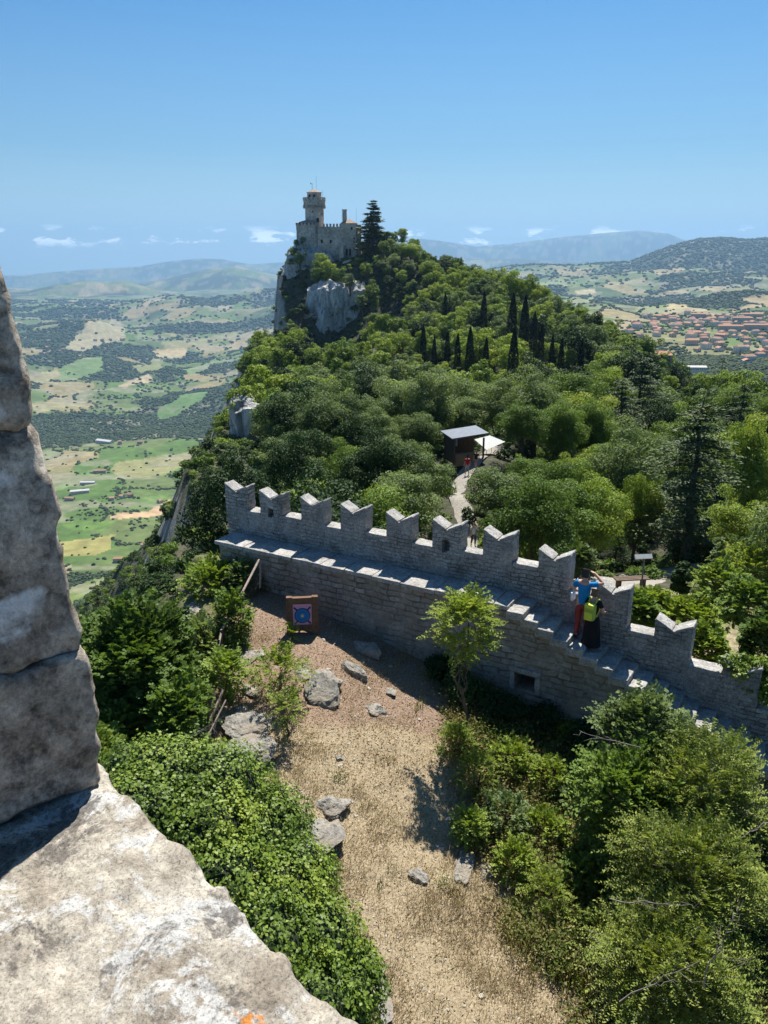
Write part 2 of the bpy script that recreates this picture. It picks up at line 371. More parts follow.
def valley_color(x, y):
    idv, edge = fields(x, y); f = forest_mask(x, y)
    pal = np.array([(.070, .100, .030), (.095, .125, .036), (.20, .165, .075), (.065, .115, .022), (.115, .120, .046), (.150, .145, .060), (.080, .120, .028), (.24, .19, .10), (.050, .080, .022), (.078, .118, .03), (.09, .12, .035)])
    c = pal[np.minimum((idv * len(pal)).astype(int), len(pal) - 1)]
    rows = .5 + .5 * np.sin((x * np.cos(idv * 9) + y * np.sin(idv * 9)) / 7.0)
    c = c * (1 + .14 * fbm(x / 60., y / 60., 0, 3, .6, 81) + .05 * rows)[..., None]
    scrub = np.array((.050, .068, .026)); wood = np.array((.026, .042, .016))
    m = sstep(-.02, .10, f)[..., None]
    c = c * (1 - m) + (scrub * (1 - m) + wood * m) * m
    h = (sstep(9, 4, edge) * (fbm(x / 90., y / 90., 4, 2, .5, 83) > -.25))[..., None] * .8
    c = c * (1 - h) + wood * h
    k_ = in_patch(x, y); pc = np.array([p[1] for p in PW] + [(0, 0, 0)]); c = np.where((k_ >= 0)[..., None], pc[k_] * (1 + .12 * fbm(x / 60., y / 60., 0, 3, .6, 81) + .07 * rows)[..., None], c)
    # bare clay streaks on slopes and pale earth in the settlement
    bad = (sstep(.32, .5, fbm(x / 200., y / 90., 9, 4, .6, 87)) * .55)[..., None]
    c = c * (1 - bad) + np.array((.22, .20, .14)) * bad
    tw = town(x, y)[..., None] * .5
    c = c * (1 - tw) + np.array((.10, .11, .06)) * tw
    return np.clip(c, .01, .6)
nA, nR = 1000, 640
ta = np.tan(np.linspace(R(-58), R(58), 1400)); ta = np.concatenate([np.linspace(ta[0], -.56, 60), np.linspace(-.555, .555, nA), np.linspace(.56, ta[-1], 60)])
fr = np.exp(np.concatenate([np.linspace(math.log(380), math.log(12000), 520), np.linspace(math.log(12100), math.log(26500), 120)]))
TT, FF = np.meshgrid(ta, fr, indexing='ij'); VX, VY = TT * FF, FF
VZ = Vfun(VX, VY)
m_valley = NT('valley_fields'); vc = m_valley.attr('Col', 'Color'); oc = m_valley.coord()
n1 = m_valley.noise(oc, .035, 5, .65); m_valley.set('Base Color', m_valley.mix(.8, vc, m_valley.ramp(n1, [(.3, .62), (.7, 1.38)]), 'MULTIPLY')); m_valley.set('Roughness', .95)
valley = link('ground', mesh_np('ground', np.stack([VX, VY, VZ], -1).reshape(-1, 3), grid_faces(len(ta), len(fr)), m_valley.m, {'Col': valley_color(VX, VY).reshape(-1, 3)}, smooth=True))
tag(valley, 'patchwork of green and tan fields and wooded hills reaching to the horizon', 'ground', kind='structure')

def hit(fun, px, py, a, b, n=3000, above=0.0):
    """where the line of sight of a pixel first meets a surface"""
    r = ray(px, py); d = np.exp(np.linspace(math.log(a), math.log(b), n))
    z = fun(r[0] * d, r[1] * d) + above; g = r[2] * d < z
    k = int(np.argmax(g)) if g.any() else -1
    if k < 0: return None
    return np.array([r[0] * d[k], r[1] * d[k], float(z[k]) - above])

# ------------------------------------------------------------ the ridge: saddle, castle hill, west slope, east cliffs
GC = []
def rc(px, py, d, h=5.0):
    p = P(px, py, d); GC.append((p[0], p[1], p[2] - h))
def rz(x, y, z): GC.append((x, y, z))
# just behind the wall
rc(230, 500, 42); rc(300, 505, 42); rc(380, 500, 46); rc(560, 520, 48, 4); rz(2, 26, -15.0); rz(-5, 27, -14); rz(9, 22, -13.4); rz(14, 19, -14.0)
rc(640, 590, 34, 0); rc(600, 575, 36, 0); rc(700, 558, 50, 0); rc(768, 600, 32, 1.0); rc(730, 575, 40, 1)
rc(475, 543, 52, 0); rc(455, 492, 64, 0); rc(470, 476, 68, 0); rc(490, 462, 73, 0); rc(505, 440, 84, 1)
rc(350, 455, 95); rc(260, 450, 85); rc(420, 470, 70, 4); rc(400, 420, 125); rc(600, 500, 62, 7); rc(690, 470, 85, 7); rc(768, 470, 80, 7)
rc(300, 410, 150); rc(380, 372, 190); rc(280, 390, 200); rc(260, 360, 260)
rc(350, 352, 250); rc(320, 345, 300); rc(450, 350, 235); rc(470, 380, 180); rc(520, 420, 120); rc(560, 380, 150); rc(620, 400, 135); rc(560, 345, 220)
rc(330, 350, 350); rc(370, 345, 345); rc(400, 318, 340); rc(440, 300, 340); rc(420, 270, 375); rc(400, 250, 400)
rz(-30, 421, -4); rz(-14, 423, -4); rz(-40, 418, -5); rz(-22, 445, -8); rz(-5, 420, 4); rz(8, 412, 3)
rz(-34, 392, -24); rz(-14, 392, -20); rz(-20, 380, -38); rz(-44, 385, -36)
rc(440, 256, 385); rc(480, 272, 345); rc(520, 292, 310); rc(560, 315, 275); rc(600, 335, 250); rc(640, 356, 225); rc(700, 384, 190); rc(768, 402, 170); rc(840, 425, 150)
rc(500, 310, 290); rc(620, 440, 105); rc(680, 420, 130); rc(760, 430, 120)
for (x, y, z) in ((75, 400, -40), (110, 330, -55), (125, 270, -62), (140, 210, -66), (150, 150, -62), (120, 80, -45), (200, 400, -95), (220, 250, -100), (220, 120, -90), (0, 520, -40), (90, 520, -70), (-60, 520, -40), (80, 30, -35), (200, 20, -75), (45, 40, -22), (330, 300, -150), (330, 100, -150), (200, 600, -130), (0, 640, -90)): rz(x, y, z)
GR = RBF([g[:2] for g in GC], [g[2] for g in GC], .5)
EY = np.array([0, 10, 17, 22, 40, 60, 85, 105, 150, 200, 260, 300, 360, 390, 430, 520, 700.]); EX = np.array([-3.6, -4.6, -5.4, -6.6, -11, -15, -19, -22.5, -30, -35.5, -44, -50, -49, -47, -52, -70, -120.])
def Efun(y): return np.interp(y, EY, EX)
def Tfun(x, y):
    x = np.asarray(x, float); y = np.asarray(y, float)
    z = GR(x, y)
    e = Efun(y) + fbm(y / 22., 0 * y, 2, 3, .5, 91) * np.clip(y / 22. - 1, 0, 3.5)
    s = np.maximum(e - x, 0)
    near = sstep(120, 30, y)
    steep = np.where(s < 26, s * 2.3, 26 * 2.3 + (s - 26) * 1.25)
    soft = np.where(s < 30, s * 1.35, 30 * 1.35 + (s - 30) * 1.05)
    cas = sstep(350, 372, y); steep = steep + cas * np.minimum(s, 8) * 6.5
    z = z - (steep * (1 - near) + soft * near) - np.maximum(y - 455, 0) * 2.2
    r = sstep(40, 90, y)
    z = z + fbm(x / 26., y / 26., 0, 4, .5, 93) * (.6 + 1.6 * r)
    z = z + r * 3.0 * sstep(0, 20, s) * fbm(x / 12., y / 12., z / 20., 3, .6, 95)
    return z

# wall frame: origin on the outer top edge of the walkway, where the stairs begin
WU = np.array([.867, -.498]); WV = np.array([.498, .867]); WO = np.array([3.07, 17.8]); WZ = -8.2
def W(s, v, z): return np.array([WO[0] + WU[0] * s + WV[0] * v, WO[1] + WU[1] * s + WV[1] * v, WZ + z])
def wall_sv(x, y): dx, dy = x - WO[0], y - WO[1]; return dx * WU[0] + dy * WU[1], dx * WV[0] + dy * WV[1]
YC = [(-5, 21.8, -9.45), (-3.9, 21.3, -9.5), (-1.6, 20.2, -9.75), (.4, 19, -10.2), (2.9, 17.4, -10.85), (5.5, 15.9, -11.7), (8.6, 14.2, -12.6), (12, 12.0, -13.2),
      (-4.2, 17.5, -10.0), (-3.4, 14, -10.55), (-2.4, 17.6, -9.95), (-1.4, 16.4, -10.3), (.2, 16.2, -10.6), (1.5, 15.2, -11.1), (0, 12, -11.35), (-2.2, 12, -10.9), (0, 9, -11.75), (2.2, 13, -11.6),
      (3.2, 9, -12.1), (5, 11, -12.3), (0, 4, -12.2), (-3, 7, -11.6), (6, 5, -13), (2.9, 15.8, -11.2), (4.6, 13.8, -11.9)]
YR = RBF([c[:2] for c in YC], [c[2] for c in YC], .1)
def yard_edge(y): return np.interp(y, [0, 6, 10, 13, 16, 19, 22, 24], [-4.6, -4.4, -4.0, -3.9, -4.2, -4.8, -5.2, -5.4])
def Yfun(x, y):
    x = np.asarray(x, float); y = np.asarray(y, float)
    z = YR(x, y) + fbm(x / 1.7, y / 1.7, 0, 4, .5, 101) * .075 + fbm(x / .35, y / .35, 0, 3, .5, 103) * .014
    s = np.maximum(yard_edge(y) + .35 * fbm(y, x * .8, 1, 3, .5, 105) - x, 0)
    st_ = 1.5 + 2.2 * sstep(17.5, 20.5, y)
    z = z - np.minimum(s, .7) * .5 - np.maximum(s - .7, 0) * st_
    z = z - np.maximum(x - 9, 0) * .1
    return z
def Gnear(x, y):
    s, v = wall_sv(np.asarray(x, float), np.asarray(y, float))
    behind = (v > 1.2) & (s > -9.6)
    e = sstep(-10.4, -13, s) * 1.0       # beyond the wall's end the crag falls away
    back = Tfun(x, y)
    front = Yfun(x, y)
    fo = np.where(v > .8, front * (1 - sstep(.8, 3, v)) + np.minimum(front, back) * sstep(.8, 3, v), front)
    return np.where(behind, back, fo)
def ground_z(x, y):
    near = (np.abs(np.asarray(x) - 2) < 17.5) & (np.asarray(y) < 37)
    return np.where(near, Gnear(x, y), Tfun(x, y))

# ground of the ridge
m_hill = NT('hillside'); oc = m_hill.coord(); g = m_hill.n.new('ShaderNodeNewGeometry'); sp = m_hill.n.new('ShaderNodeSeparateXYZ'); m_hill.l.new(g.outputs['Normal'], sp.inputs[0])
nz = m_hill.math('ADD', sp.outputs['Z'], m_hill.math('MULTIPLY', m_hill.math('SUBTRACT', m_hill.noise(oc, .12, 4), .5), .35))
rockc = m_hill.ramp(m_hill.noise(m_hill.coord('Object', (1, 1, .35)), .35, 7, .7), [(.3, (.12, .115, .10)), (.5, (.25, .24, .21)), (.7, (.38, .36, .32))])
soil = m_hill.ramp(m_hill.noise(oc, .5, 6, .65), [(.35, (.028, .036, .016)), (.52, (.060, .060, .030)), (.7, (.12, .10, .062))])
m_hill.set('Base Color', m_hill.mix(m_hill.ramp(nz, [(.42, 1.0), (.56, 0.0)]), soil, rockc)); m_hill.bump(m_hill.noise(oc, 1.2, 6, .7), .8, .6)
xs = np.concatenate([np.linspace(-480, -82, 110), np.linspace(-80, 120, 101), np.linspace(124, 480, 70)]); ys = np.concatenate([np.linspace(-30, 12, 12), np.linspace(16, 460, 230), np.linspace(466, 760, 50)])
X, Y = np.meshgrid(xs, ys, indexing='ij'); Z = Tfun(X, Y)
inn = (X > -14) & (X < 18.5) & (Y < 36); Z = np.where(inn, np.minimum(Z, -16) - 3.0, Z)
hill = link('hillside', mesh_np('hillside', np.stack([X, Y, Z], -1).reshape(-1, 3), grid_faces(len(xs), len(ys)), m_hill.m, smooth=True))
tag(hill, 'steep rocky and wooded hillside of the ridge with grey cliffs on its left side', 'hill', kind='structure')
# the yard and its surroundings, finely meshed
m_yard = NT('dry_ground'); oc = m_yard.coord()
big = m_yard.noise(oc, .55, 4, .6); fine = m_yard.noise(oc, 24, 6, .72); mid = m_yard.noise(oc, 3.2, 5, .65)
straw = m_yard.ramp(fine, [(.28, (.13, .095, .055)), (.48, (.30, .235, .145)), (.62, (.42, .34, .22)), (.8, (.52, .45, .32))])
earth = m_yard.ramp(fine, [(.3, (.085, .055, .038)), (.5, (.24, .165, .115)), (.66, (.36, .265, .19)), (.85, (.50, .42, .34))])
green = m_yard.ramp(fine, [(.3, (.05, .06, .022)), (.6, (.12, .13, .045))])
c1 = m_yard.mix(m_yard.ramp(m_yard.attr('redness'), [(.35, 0.0), (.65, 1.0)]), straw, earth)
c1 = m_yard.mix(m_yard.ramp(mid, [(.56, 0.0), (.70, .5)]), c1, earth)
c1 = m_yard.mix(m_yard.ramp(m_yard.math('ADD', m_yard.attr('green'), m_yard.math('MULTIPLY', m_yard.math('SUBTRACT', mid, .5), .9)), [(.45, 0.0), (.62, .85)]), c1, green)
peb = m_yard.voro(oc, 26, 'F1', 'Distance'); c1 = m_yard.mix(m_yard.ramp(peb, [(.10, .55), (.17, 0.0)]), c1, (.52, .48, .41))
m_yard.set('Base Color', c1); m_yard.set('Roughness', .95); m_yard.bump(m_yard.math('ADD', fine, m_yard.math('MULTIPLY', mid, 1.5)), .9, .035)
ys2 = np.arange(1.0, 36.6, .13); xs2 = np.arange(-14.5, 19.1, .13)
X, Y = np.meshgrid(xs2, ys2, indexing='ij'); Z = Gnear(X, Y)
rim = np.minimum(np.minimum(X + 14.5, 19.1 - X), 36.6 - Y); Z = Z - .5 * sstep(.8, 0, rim)
s_, v_ = wall_sv(X, Y)
redness = sstep(15.0, 17.5, Y + .5 * fbm(X, Y, 0, 3, .5, 111)) * sstep(-.5, 0, -v_)
greenish = sstep(.8, 3.2, X - np.interp(Y, [6, 10, 13, 16, 18], [3.0, 2.7, 2.2, 1.6, 1.9]) + .7 * fbm(X * .8, Y * .8, 0, 3, .5, 113)) * sstep(-.6, -1.0, v_) + sstep(.2, 1.2, v_) * (.62 + .3 * fbm(X / 3, Y / 3, 0, 3, .5, 115)) + sstep(-3.8, -5.2, X)
yard = link('yard_ground', mesh_np('yard_ground', np.stack([X, Y, Z], -1).reshape(-1, 3), grid_faces(len(xs2), len(ys2)), m_yard.m, {'redness': redness.ravel(), 'green': np.clip(greenish, 0, 1).ravel()}, smooth=True))
tag(yard, 'dry trodden yard of straw coloured grass and reddish earth inside the wall', 'ground', kind='structure')

# air: one closed box round everything
bm = bmesh.new(); box(bm, (0, 5500, -500), (92000, 44000, 2400))
t = NT('haze_air'); t.n.remove(t.b); v = t.n.new('ShaderNodeVolumePrincipled'); t.l.new(v.outputs[0], t.out.inputs['Volume'])
v.inputs['Color'].default_value = (.29, .48, .72, 1); v.inputs['Density'].default_value = 1 / 18500.; v.inputs['Anisotropy'].default_value = 0.4
haze = link('haze', bm_mesh(bm, 'haze', t.m)); tag(haze, 'pale blue summer haze between the ridge and the far hills', 'haze', kind='stuff')
# ------------------------------------------------------------ leaves, crowns, trunks
def unit(v): return v / np.maximum(np.linalg.norm(v, axis=-1, keepdims=True), 1e-9)
def leaf_cards(C, N, size, aspect=.55, rg=rng, D=None, fold=.0):
    """one small diamond-shaped leaf spray per centre, lying across its normal"""
    n = len(C); N = unit(N); r = rg.normal(size=(n, 3)) if D is None else D
    D_ = unit(r - (r * N).sum(1, keepdims=True) * N); B = np.cross(N, D_)
    s = (size * rg.uniform(.65, 1.3, n))[:, None]
    V = np.stack([C - D_ * s * .5, C + B * s * aspect * .5 + N * s * .08, C + D_ * s * .5 - N * s * .05, C - B * s * aspect * .5 + N * s * .08], 1).reshape(-1, 3)
    return V, np.arange(n * 4).reshape(-1, 4)
def clump_leaves(cent, rad, per, size, rg, flat=.75, aspect=.6, up=.35, rough=.55):
    """leaves on the shells of many clumps"""
    K = len(cent); tot = np.maximum((per * (rad / rad.mean()) ** 2).astype(int), 8); idx = np.repeat(np.arange(K), tot); n = len(idx)
    d = unit(rg.normal(size=(n, 3)) + np.array([0, 0, .35])); rr = rad[idx] * rg.uniform(.35, 1.08, n) ** .6
    p = cent[idx] + d * rr[:, None] * np.array([1, 1, flat])
    nr = d + rg.normal(size=(n, 3)) * rough + np.array([0, 0, up])
    V, F = leaf_cards(p, nr, size, aspect, rg)
    tint = np.clip(np.repeat(rg.normal(.5, .16, K)[idx] + rg.normal(0, .14, n), 4), 0, 1)
    return V, F, tint
def tube(pts, rad, n=6):
    pts = np.asarray(pts, float); rad = np.asarray(rad, float); T = unit(np.gradient(pts, axis=0)); a = np.array([.3, .9, .2])
    A = unit(np.cross(T, a)); B = np.cross(T, A); th = np.linspace(0, 2 * math.pi, n, endpoint=False)
    V = pts[:, None] + rad[:, None, None] * (A[:, None] * np.cos(th)[None, :, None] + B[:, None] * np.sin(th)[None, :, None])
    m = len(pts); i, j = np.meshgrid(np.arange(m - 1), np.arange(n), indexing='ij'); j2 = (j + 1) % n
    F = np.stack([i * n + j, i * n + j2, (i + 1) * n + j2, (i + 1) * n + j], -1).reshape(-1, 4)
    return V.reshape(-1, 3), F
def limb(a, b, r0, r1, rg, wob=.08, seg=5, droop=0):
    a = np.asarray(a, float); b = np.asarray(b, float); t = np.linspace(0, 1, seg)[:, None]; L = np.linalg.norm(b - a)
    p = a + (b - a) * t; w = rg.normal(size=(seg, 3)) * wob * L; w[0] = 0; w[-1] *= .3; p = p + w; p[:, 2] += droop * L * (t[:, 0] * (1 - t[:, 0])) * 4
    return tube(p, np.linspace(r0, r1, seg))
def broad_tree(seed, R_=3.0, H=8.0, nclump=42, per=150, leaf=.26, mat='leaf_green', lean=0.0, base=.34, irregular=.4, fork=1, cr=(.18, .38)):
    rg = np.random.default_rng(seed); zc = H * (base + (1 - base) * .5); hz = H * (1 - base) * .5
    u = unit(rg.normal(size=(nclump, 3)) + np.array([0, 0, .25])); k = rg.uniform(.35, 1.0, nclump) ** .5 * (1 + rg.normal(0, irregular, nclump) * .5)
    lob = 1 + irregular * 1.0 * vnoise(u[:, 0] * 1.6 + seed, u[:, 1] * 1.6, u[:, 2] * 1.6, seed)
    cent = np.c_[u[:, 0] * R_ * .78, u[:, 1] * R_ * .78, u[:, 2] * hz * .80] * (k * lob)[:, None] + np.array([lean, 0, zc])
    rad = R_ * rg.uniform(*cr, nclump)
    V, F, tint = clump_leaves(cent, rad, per, leaf, rg)
    crown = mesh_np('crown', V, F, M[mat], {'tint': tint})
    parts = []; top = np.array([lean * .6, 0, H * .62]); tr = R_ * .055 + .03
    parts.append(limb((0, 0, -1.2), top, tr * 1.25, tr * .35, rg, .03, 8))
    for i in rg.choice(nclump, min(nclump, 13), replace=False):
        f = rg.uniform(.35, .95); s = np.array([0, 0, -1.2]) * (1 - f) + top * f
        parts.append(limb(s, cent[i], tr * (.55 - .25 * f), .018, rg, .06, 6))
    V, F = join_np(parts); trunk = mesh_np('trunk', V, F, M['bark'], smooth=True)
    return trunk, crown
def conifer(seed, H=12, R_=2.6, tiers=15, leaf=.22, per=42, mat='needle', bare=.12, shape=1.0, droop=-.10):
    rg = np.random.default_rng(seed); parts = [limb((0, 0, -1.2), (0, 0, H), .03 * H * .55 + .03, .02, rg, .004, 8)]
    C, N, D = [], [], []
    for k in range(tiers):
        f = (k + rg.uniform(-.3, .3)) / tiers; z = H * (bare + (1 - bare) * max(f, 0)); rr = R_ * (1 - max(f, 0)) ** (.75 * shape) * rg.uniform(.75, 1.12) + .12
        for b in range(rg.integers(5, 8)):
            a = rg.uniform(0, 2 * math.pi); l = rr * rg.uniform(.6, 1.1); e = np.array([math.cos(a) * l, math.sin(a) * l, z + l * (droop + rg.normal(0, .05))])
            if l > .5: parts.append(limb((0, 0, z), e, .035, .012, rg, .02, 4))
            m = int(per * (l / R_ + .15)); t = rg.uniform(.18, 1.05, m) ** .8; sp_ = (.10 + .20 * l * (1 - .5 * t))
            p = np.array([0, 0, z]) + (e - [0, 0, z]) * t[:, None] + rg.normal(size=(m, 3)) * sp_[:, None] * np.array([1, 1, .38])
            C.append(p); N.append(rg.normal(size=(m, 3)) * .5 + [0, 0, 1]); D.append(np.tile([math.cos(a), math.sin(a), -.1], (m, 1)) + rg.normal(size=(m, 3)) * .6)
    C, N, D = map(np.concatenate, (C, N, D)); V, F = leaf_cards(C, N, leaf, .42, rg, D)
    tint = np.clip(np.repeat(rg.normal(.5, .2, len(C)), 4), 0, 1)
    V2, F2 = join_np(parts)
    return mesh_np('trunk', V2, F2, M['bark'], smooth=True), mesh_np('crown', V, F, M[mat], {'tint': tint})
def cypress(seed, H=9, R_=.85, n=3800, leaf=.22):
    rg = np.random.default_rng(seed); f = rg.uniform(0, 1, n) ** .85; a = rg.uniform(0, 2 * math.pi, n)
    prof = np.sin(np.pi * np.clip(.16 + .84 * f, 0, 1)) ** .62 * (1 - f * .35)
    lump = 1 + .18 * vnoise(np.cos(a) * 1.7, np.sin(a) * 1.7, f * H / 1.3, seed)
    r = R_ * prof * lump * rg.uniform(.75, 1.05, n); C = np.c_[np.cos(a) * r, np.sin(a) * r, .35 + f * (H - .3)]
    N = np.c_[np.cos(a), np.sin(a), rg.uniform(-.1, .5, n)] + rg.normal(size=(n, 3)) * .4; D = np.tile([0, 0, 1.], (n, 1)) + rg.normal(size=(n, 3)) * .3
    V, F = leaf_cards(C, N, leaf, .45, rg, D)
    Vt, Ft = limb((0, 0, -1), (0, 0, H * .9), .14, .02, rg, .005, 6)
    return mesh_np('trunk', Vt, Ft, M['bark'], smooth=True), mesh_np('crown', V, F, M['cypress'], {'tint': np.clip(np.repeat(rg.normal(.5, .22, n), 4), 0, 1)})
def merged(tr, cr, name):
    """trunk and crown of a far tree in one mesh"""
    def arr(me):
        V = np.empty(len(me.vertices) * 3, np.float32); me.vertices.foreach_get('co', V); F = np.empty(len(me.loops), np.int32); me.loops.foreach_get('vertex_index', F); return V.reshape(-1, 3), F.reshape(-1, 4)
    Vt, Ft = arr(tr); Vc, Fc = arr(cr); ti = np.empty(len(Vc), np.float32); cr.attributes['tint'].data.foreach_get('value', ti)
    V, F = join_np([(Vt, Ft), (Vc, Fc)])
    return mesh_np(name, V, F, [tr.materials[0], cr.materials[0]], {'tint': np.r_[np.full(len(Vt), .5), ti]}, matidx=np.r_[np.zeros(len(Ft)), np.ones(len(Fc))])

HI = {'broad': [broad_tree(100 + i, 3.0, 7.6 + .5 * (i % 3), 64, 300, .17, 'leaf_green') for i in range(4)],
      'bright': [broad_tree(120 + i, 3.0, 7.6, 58, 280, .18, 'leaf_bright', irregular=.4) for i in range(3)],
      'grey': [broad_tree(140 + i, 3.0, 7.2, 60, 280, .17, 'leaf_grey', irregular=.35) for i in range(3)],
      'dark': [broad_tree(180 + i, 3.0, 8.0, 60, 290, .17, 'leaf_shade_dark') for i in range(2)],
      'pine': [conifer(160 + i, 12, 2.8, 19, .20, 120, 'needle', .16) for i in range(3)]}
LOW = {'broad': [merged(*broad_tree(200 + i, 3.0, 7.4 + .5 * (i % 3), 30, 90, .36, 'leaf_green'), 'deciduous_tree') for i in range(5)],
       'bright': [merged(*broad_tree(220 + i, 3.0, 7.4, 28, 90, .36, 'leaf_bright', irregular=.4), 'deciduous_tree') for i in range(3)],
       'grey': [merged(*broad_tree(240 + i, 3.0, 7.0, 30, 90, .34, 'leaf_grey', irregular=.35), 'deciduous_tree') for i in range(4)],
       'dark': [merged(*broad_tree(270 + i, 3.0, 7.8, 30, 90, .36, 'leaf_shade_dark'), 'deciduous_tree') for i in range(3)],
       'pine': [merged(*conifer(260 + i, 12, 2.7, 13, .40, 34, 'needle', .12), 'pine_tree') for i in range(3)]}
CYP = [cypress(280 + i) for i in range(3)]
def two_part(name, pair, loc, rz, sc, label, cat, group=None, kind=('trunk', 'crown')):
    r = empty(name, loc, rz); r.scale = sc if isinstance(sc, (tuple, list)) else (sc,) * 3; tag(r, label, cat, group)
    link(kind[0], pair[0], r); link(kind[1], pair[1], r)
    return r
def gz(x, y): return float(ground_z(np.array([float(x)]), np.array([float(y)]))[0])
def in_view(x, y, z, m=60):
    px, py, d = proj((x, y, z)); return d > 0 and -m < px < 768 + m and -m < py < 1024 + m

# ---- hero trees: (pixel of the crown's centre, distance, crown radius in pixels, kind, label)
HERO = []
def hero(px, py, d, rpx, kind, i, label, hs=1.0, name=None):
    c = P(px, py, d); R0 = rpx / FPX * d
    if kind == 'pine': H0 = 12.0; half = .5
    else: H0 = 7.6; half = .67
    sc = R0 / 3.0
    g0 = gz(c[0], c[1])
    if kind == 'pine':
        H = rpx * 2 / FPX * d / .93 * hs; top = c[2] + H * .5; zs = (top - g0) / 12.0; xs_ = sc if hs == 1 else R0 * hs * .42 / 2.8
        s = (xs_, xs_, zs)
    else:
        top = c[2] + 2.6 * sc * hs; s = (sc, sc, max((top - g0) / H0, sc * .7))
    nm = name or ('pine_tree' if kind == 'pine' else 'deciduous_tree')
    two_part(nm, HI[kind][i], (c[0], c[1], g0), rng.uniform(0, 6.28), s, label, 'tree', 'trees behind the wall' if d < 100 else 'trees on the ridge')
    HERO.append((c[0], c[1], R0))
hero(594, 520, 50, 31, 'bright', 0, 'bright green round tree just behind the battlements, right of its darker neighbour')
hero(556, 505, 53, 33, 'broad', 1, 'mid green bushy tree close behind the battlements between two swallowtail merlons')
hero(500, 492, 60, 34, 'grey', 0, 'soft grey green tree behind the wall to the right of the stone path')
hero(640, 500, 52, 24, 'bright', 1, 'small light green tree in front of the tall dark pine')
hero(625, 455, 66, 38, 'grey', 1, 'silvery green broad tree in the middle of the wood behind the wall')
hero(510, 405, 92, 27, 'bright', 2, 'fresh green spreading tree above the white canopy')
hero(580, 425, 84, 34, 'bright', 0, 'yellow green tree with open crown above the wall')
hero(420, 480, 58, 34, 'grey', 2, 'light green tree left of the path where walkers pass')
hero(350, 470, 62, 30, 'broad', 3, 'mid green tree behind the fourth merlon from the left end')
hero(395, 440, 88, 32, 'bright', 1, 'yellowish green tree on the slope below the kiosk')
hero(300, 455, 78, 32, 'grey', 0, 'dull grey green tree behind the left end of the battlements')
hero(740, 530, 42, 34, 'bright', 2, 'yellow green young tree right of the tall pine trunk')
hero(752, 450, 62, 34, 'bright', 0, 'bright leafy tree at the right edge of the wood', name='deciduous_tree')
hero(728, 470, 75, 36, 'broad', 2, 'dense mid green tree behind the tall pine')
hero(430, 290, 375, 13, 'bright', 1, 'golden green rounded tree standing on the castle hill')
hero(410, 285, 385, 13, 'broad', 0, 'dark rounded tree beside the golden one on the castle hill')
hero(694, 478, 50, 76, 'pine', 0, 'tall dark pine with a bare straight trunk on the sunlit clearing', 1.0)
hero(620, 420, 100, 42, 'pine', 1, 'olive tinged spruce rising above the broadleaf trees')
hero(640, 400, 112, 44, 'pine', 2, 'dark spruce standing behind the olive tinged one')
hero(530, 420, 96, 44, 'pine', 0, 'dark narrow conifer behind the fresh green tree near the kiosk')
hero(740, 420, 95, 38, 'pine', 1, 'dark conifer at the right edge above the wood')
HI['pine'].append(conifer(171, 12, 2.3, 24, .50, 95, 'needle', .05, 1.0, -.2))
hero(373, 226, 392, 23, 'pine', 3, 'tall lone conifer with a tufted top to the right of the castle', 1.0)
CYPC = []
for k, (px, py, h) in enumerate([(445, 308, 24), (483, 315, 36), (511, 326, 50), (523, 326, 46), (533, 336, 38), (469, 355, 44), (457, 355, 34), (512, 360, 52), (447, 350, 30), (485, 360, 36), (560, 358, 32), (423, 345, 32), (580, 358, 30), (540, 345, 32), (551, 352, 28), (434, 352, 26)]):
    p = hit(lambda x, y: Tfun(x, y), px, py + h * .5, 120, 430, 1200, 3.0)
    if p is None: continue
    d = proj(p)[2]; H = h / FPX * d
    CL = ['dark slim cypress standing alone high on the slope', 'dark cypress left of the close pair on the slope', 'tall dark cypress, left one of the close pair', 'tall dark cypress, right one of the close pair', 'dark cypress just right of the close pair', 'tallest cypress of the lower left row', 'cypress second from the tallest in the lower left row', 'broad tall cypress below the close pair', 'short cypress at the left of the lower row', 'thin cypress between the lower row and the broad one', 'cypress half hidden in trees right of the broad one', 'small cypress at the far left of all the cypresses', 'rightmost of the cypresses, half sunk in the wood', 'small cypress behind the broad tall one', 'small cypress next to the half hidden one', 'second small cypress from the left']
    two_part('cypress_tree', CYP[k % 3], (p[0], p[1], p[2]), k, (H / 9 * 1.35, H / 9 * 1.35, (H * 1.1 + 3) / 9), CL[k], 'cypress', 'dark cypresses on the ridge slope')
    HERO.append((p[0], p[1], 2.2)); CYPC.append((px, py + 2, 4, d - 3))

# ---- what must stay in sight: (px, py, radius px, distance)
CLEAR = [(464, 478, 9, 70), (482, 455, 10, 74), (463, 436, 18, 74), (486, 440, 9, 78), (475, 541, 9, 54), (453, 490, 5, 66), (466, 465, 9, 70), (474, 530, 8, 56),
         (640, 582, 34, 36), (690, 560, 24, 48), (600, 578, 20, 36), (695, 530, 9, 50), (700, 600, 40, 30), (640, 570, 12, 36),
         (312, 225, 14, 395), (345, 232, 22, 395), (330, 250, 14, 395), (352, 262, 9, 385), (362, 288, 11, 370), (294, 285, 9, 395), (300, 265, 10, 395),
         (342, 320, 24, 368), (318, 312, 13, 368), (392, 308, 8, 360), (246, 450, 12, 132), (244, 432, 9, 132), (190, 615, 9, 40), (660, 355, 9, 230), (690, 363, 12, 230), (372, 218, 6, 380)]
CLEAR += CYPC
CLEARW = []      # plan circles to keep free: x, y, radius
for (px, py, d, r) in ((463, 455, 72, 3.6), (488, 452, 76, 2.0), (640, 582, 35, 3.5), (475, 541, 52, 1.6), (462, 478, 67, 1.6), (455, 492, 64, 1.6), (600, 575, 36, 2)):
    p = P(px, py, d); CLEARW.append((p[0], p[1], r))
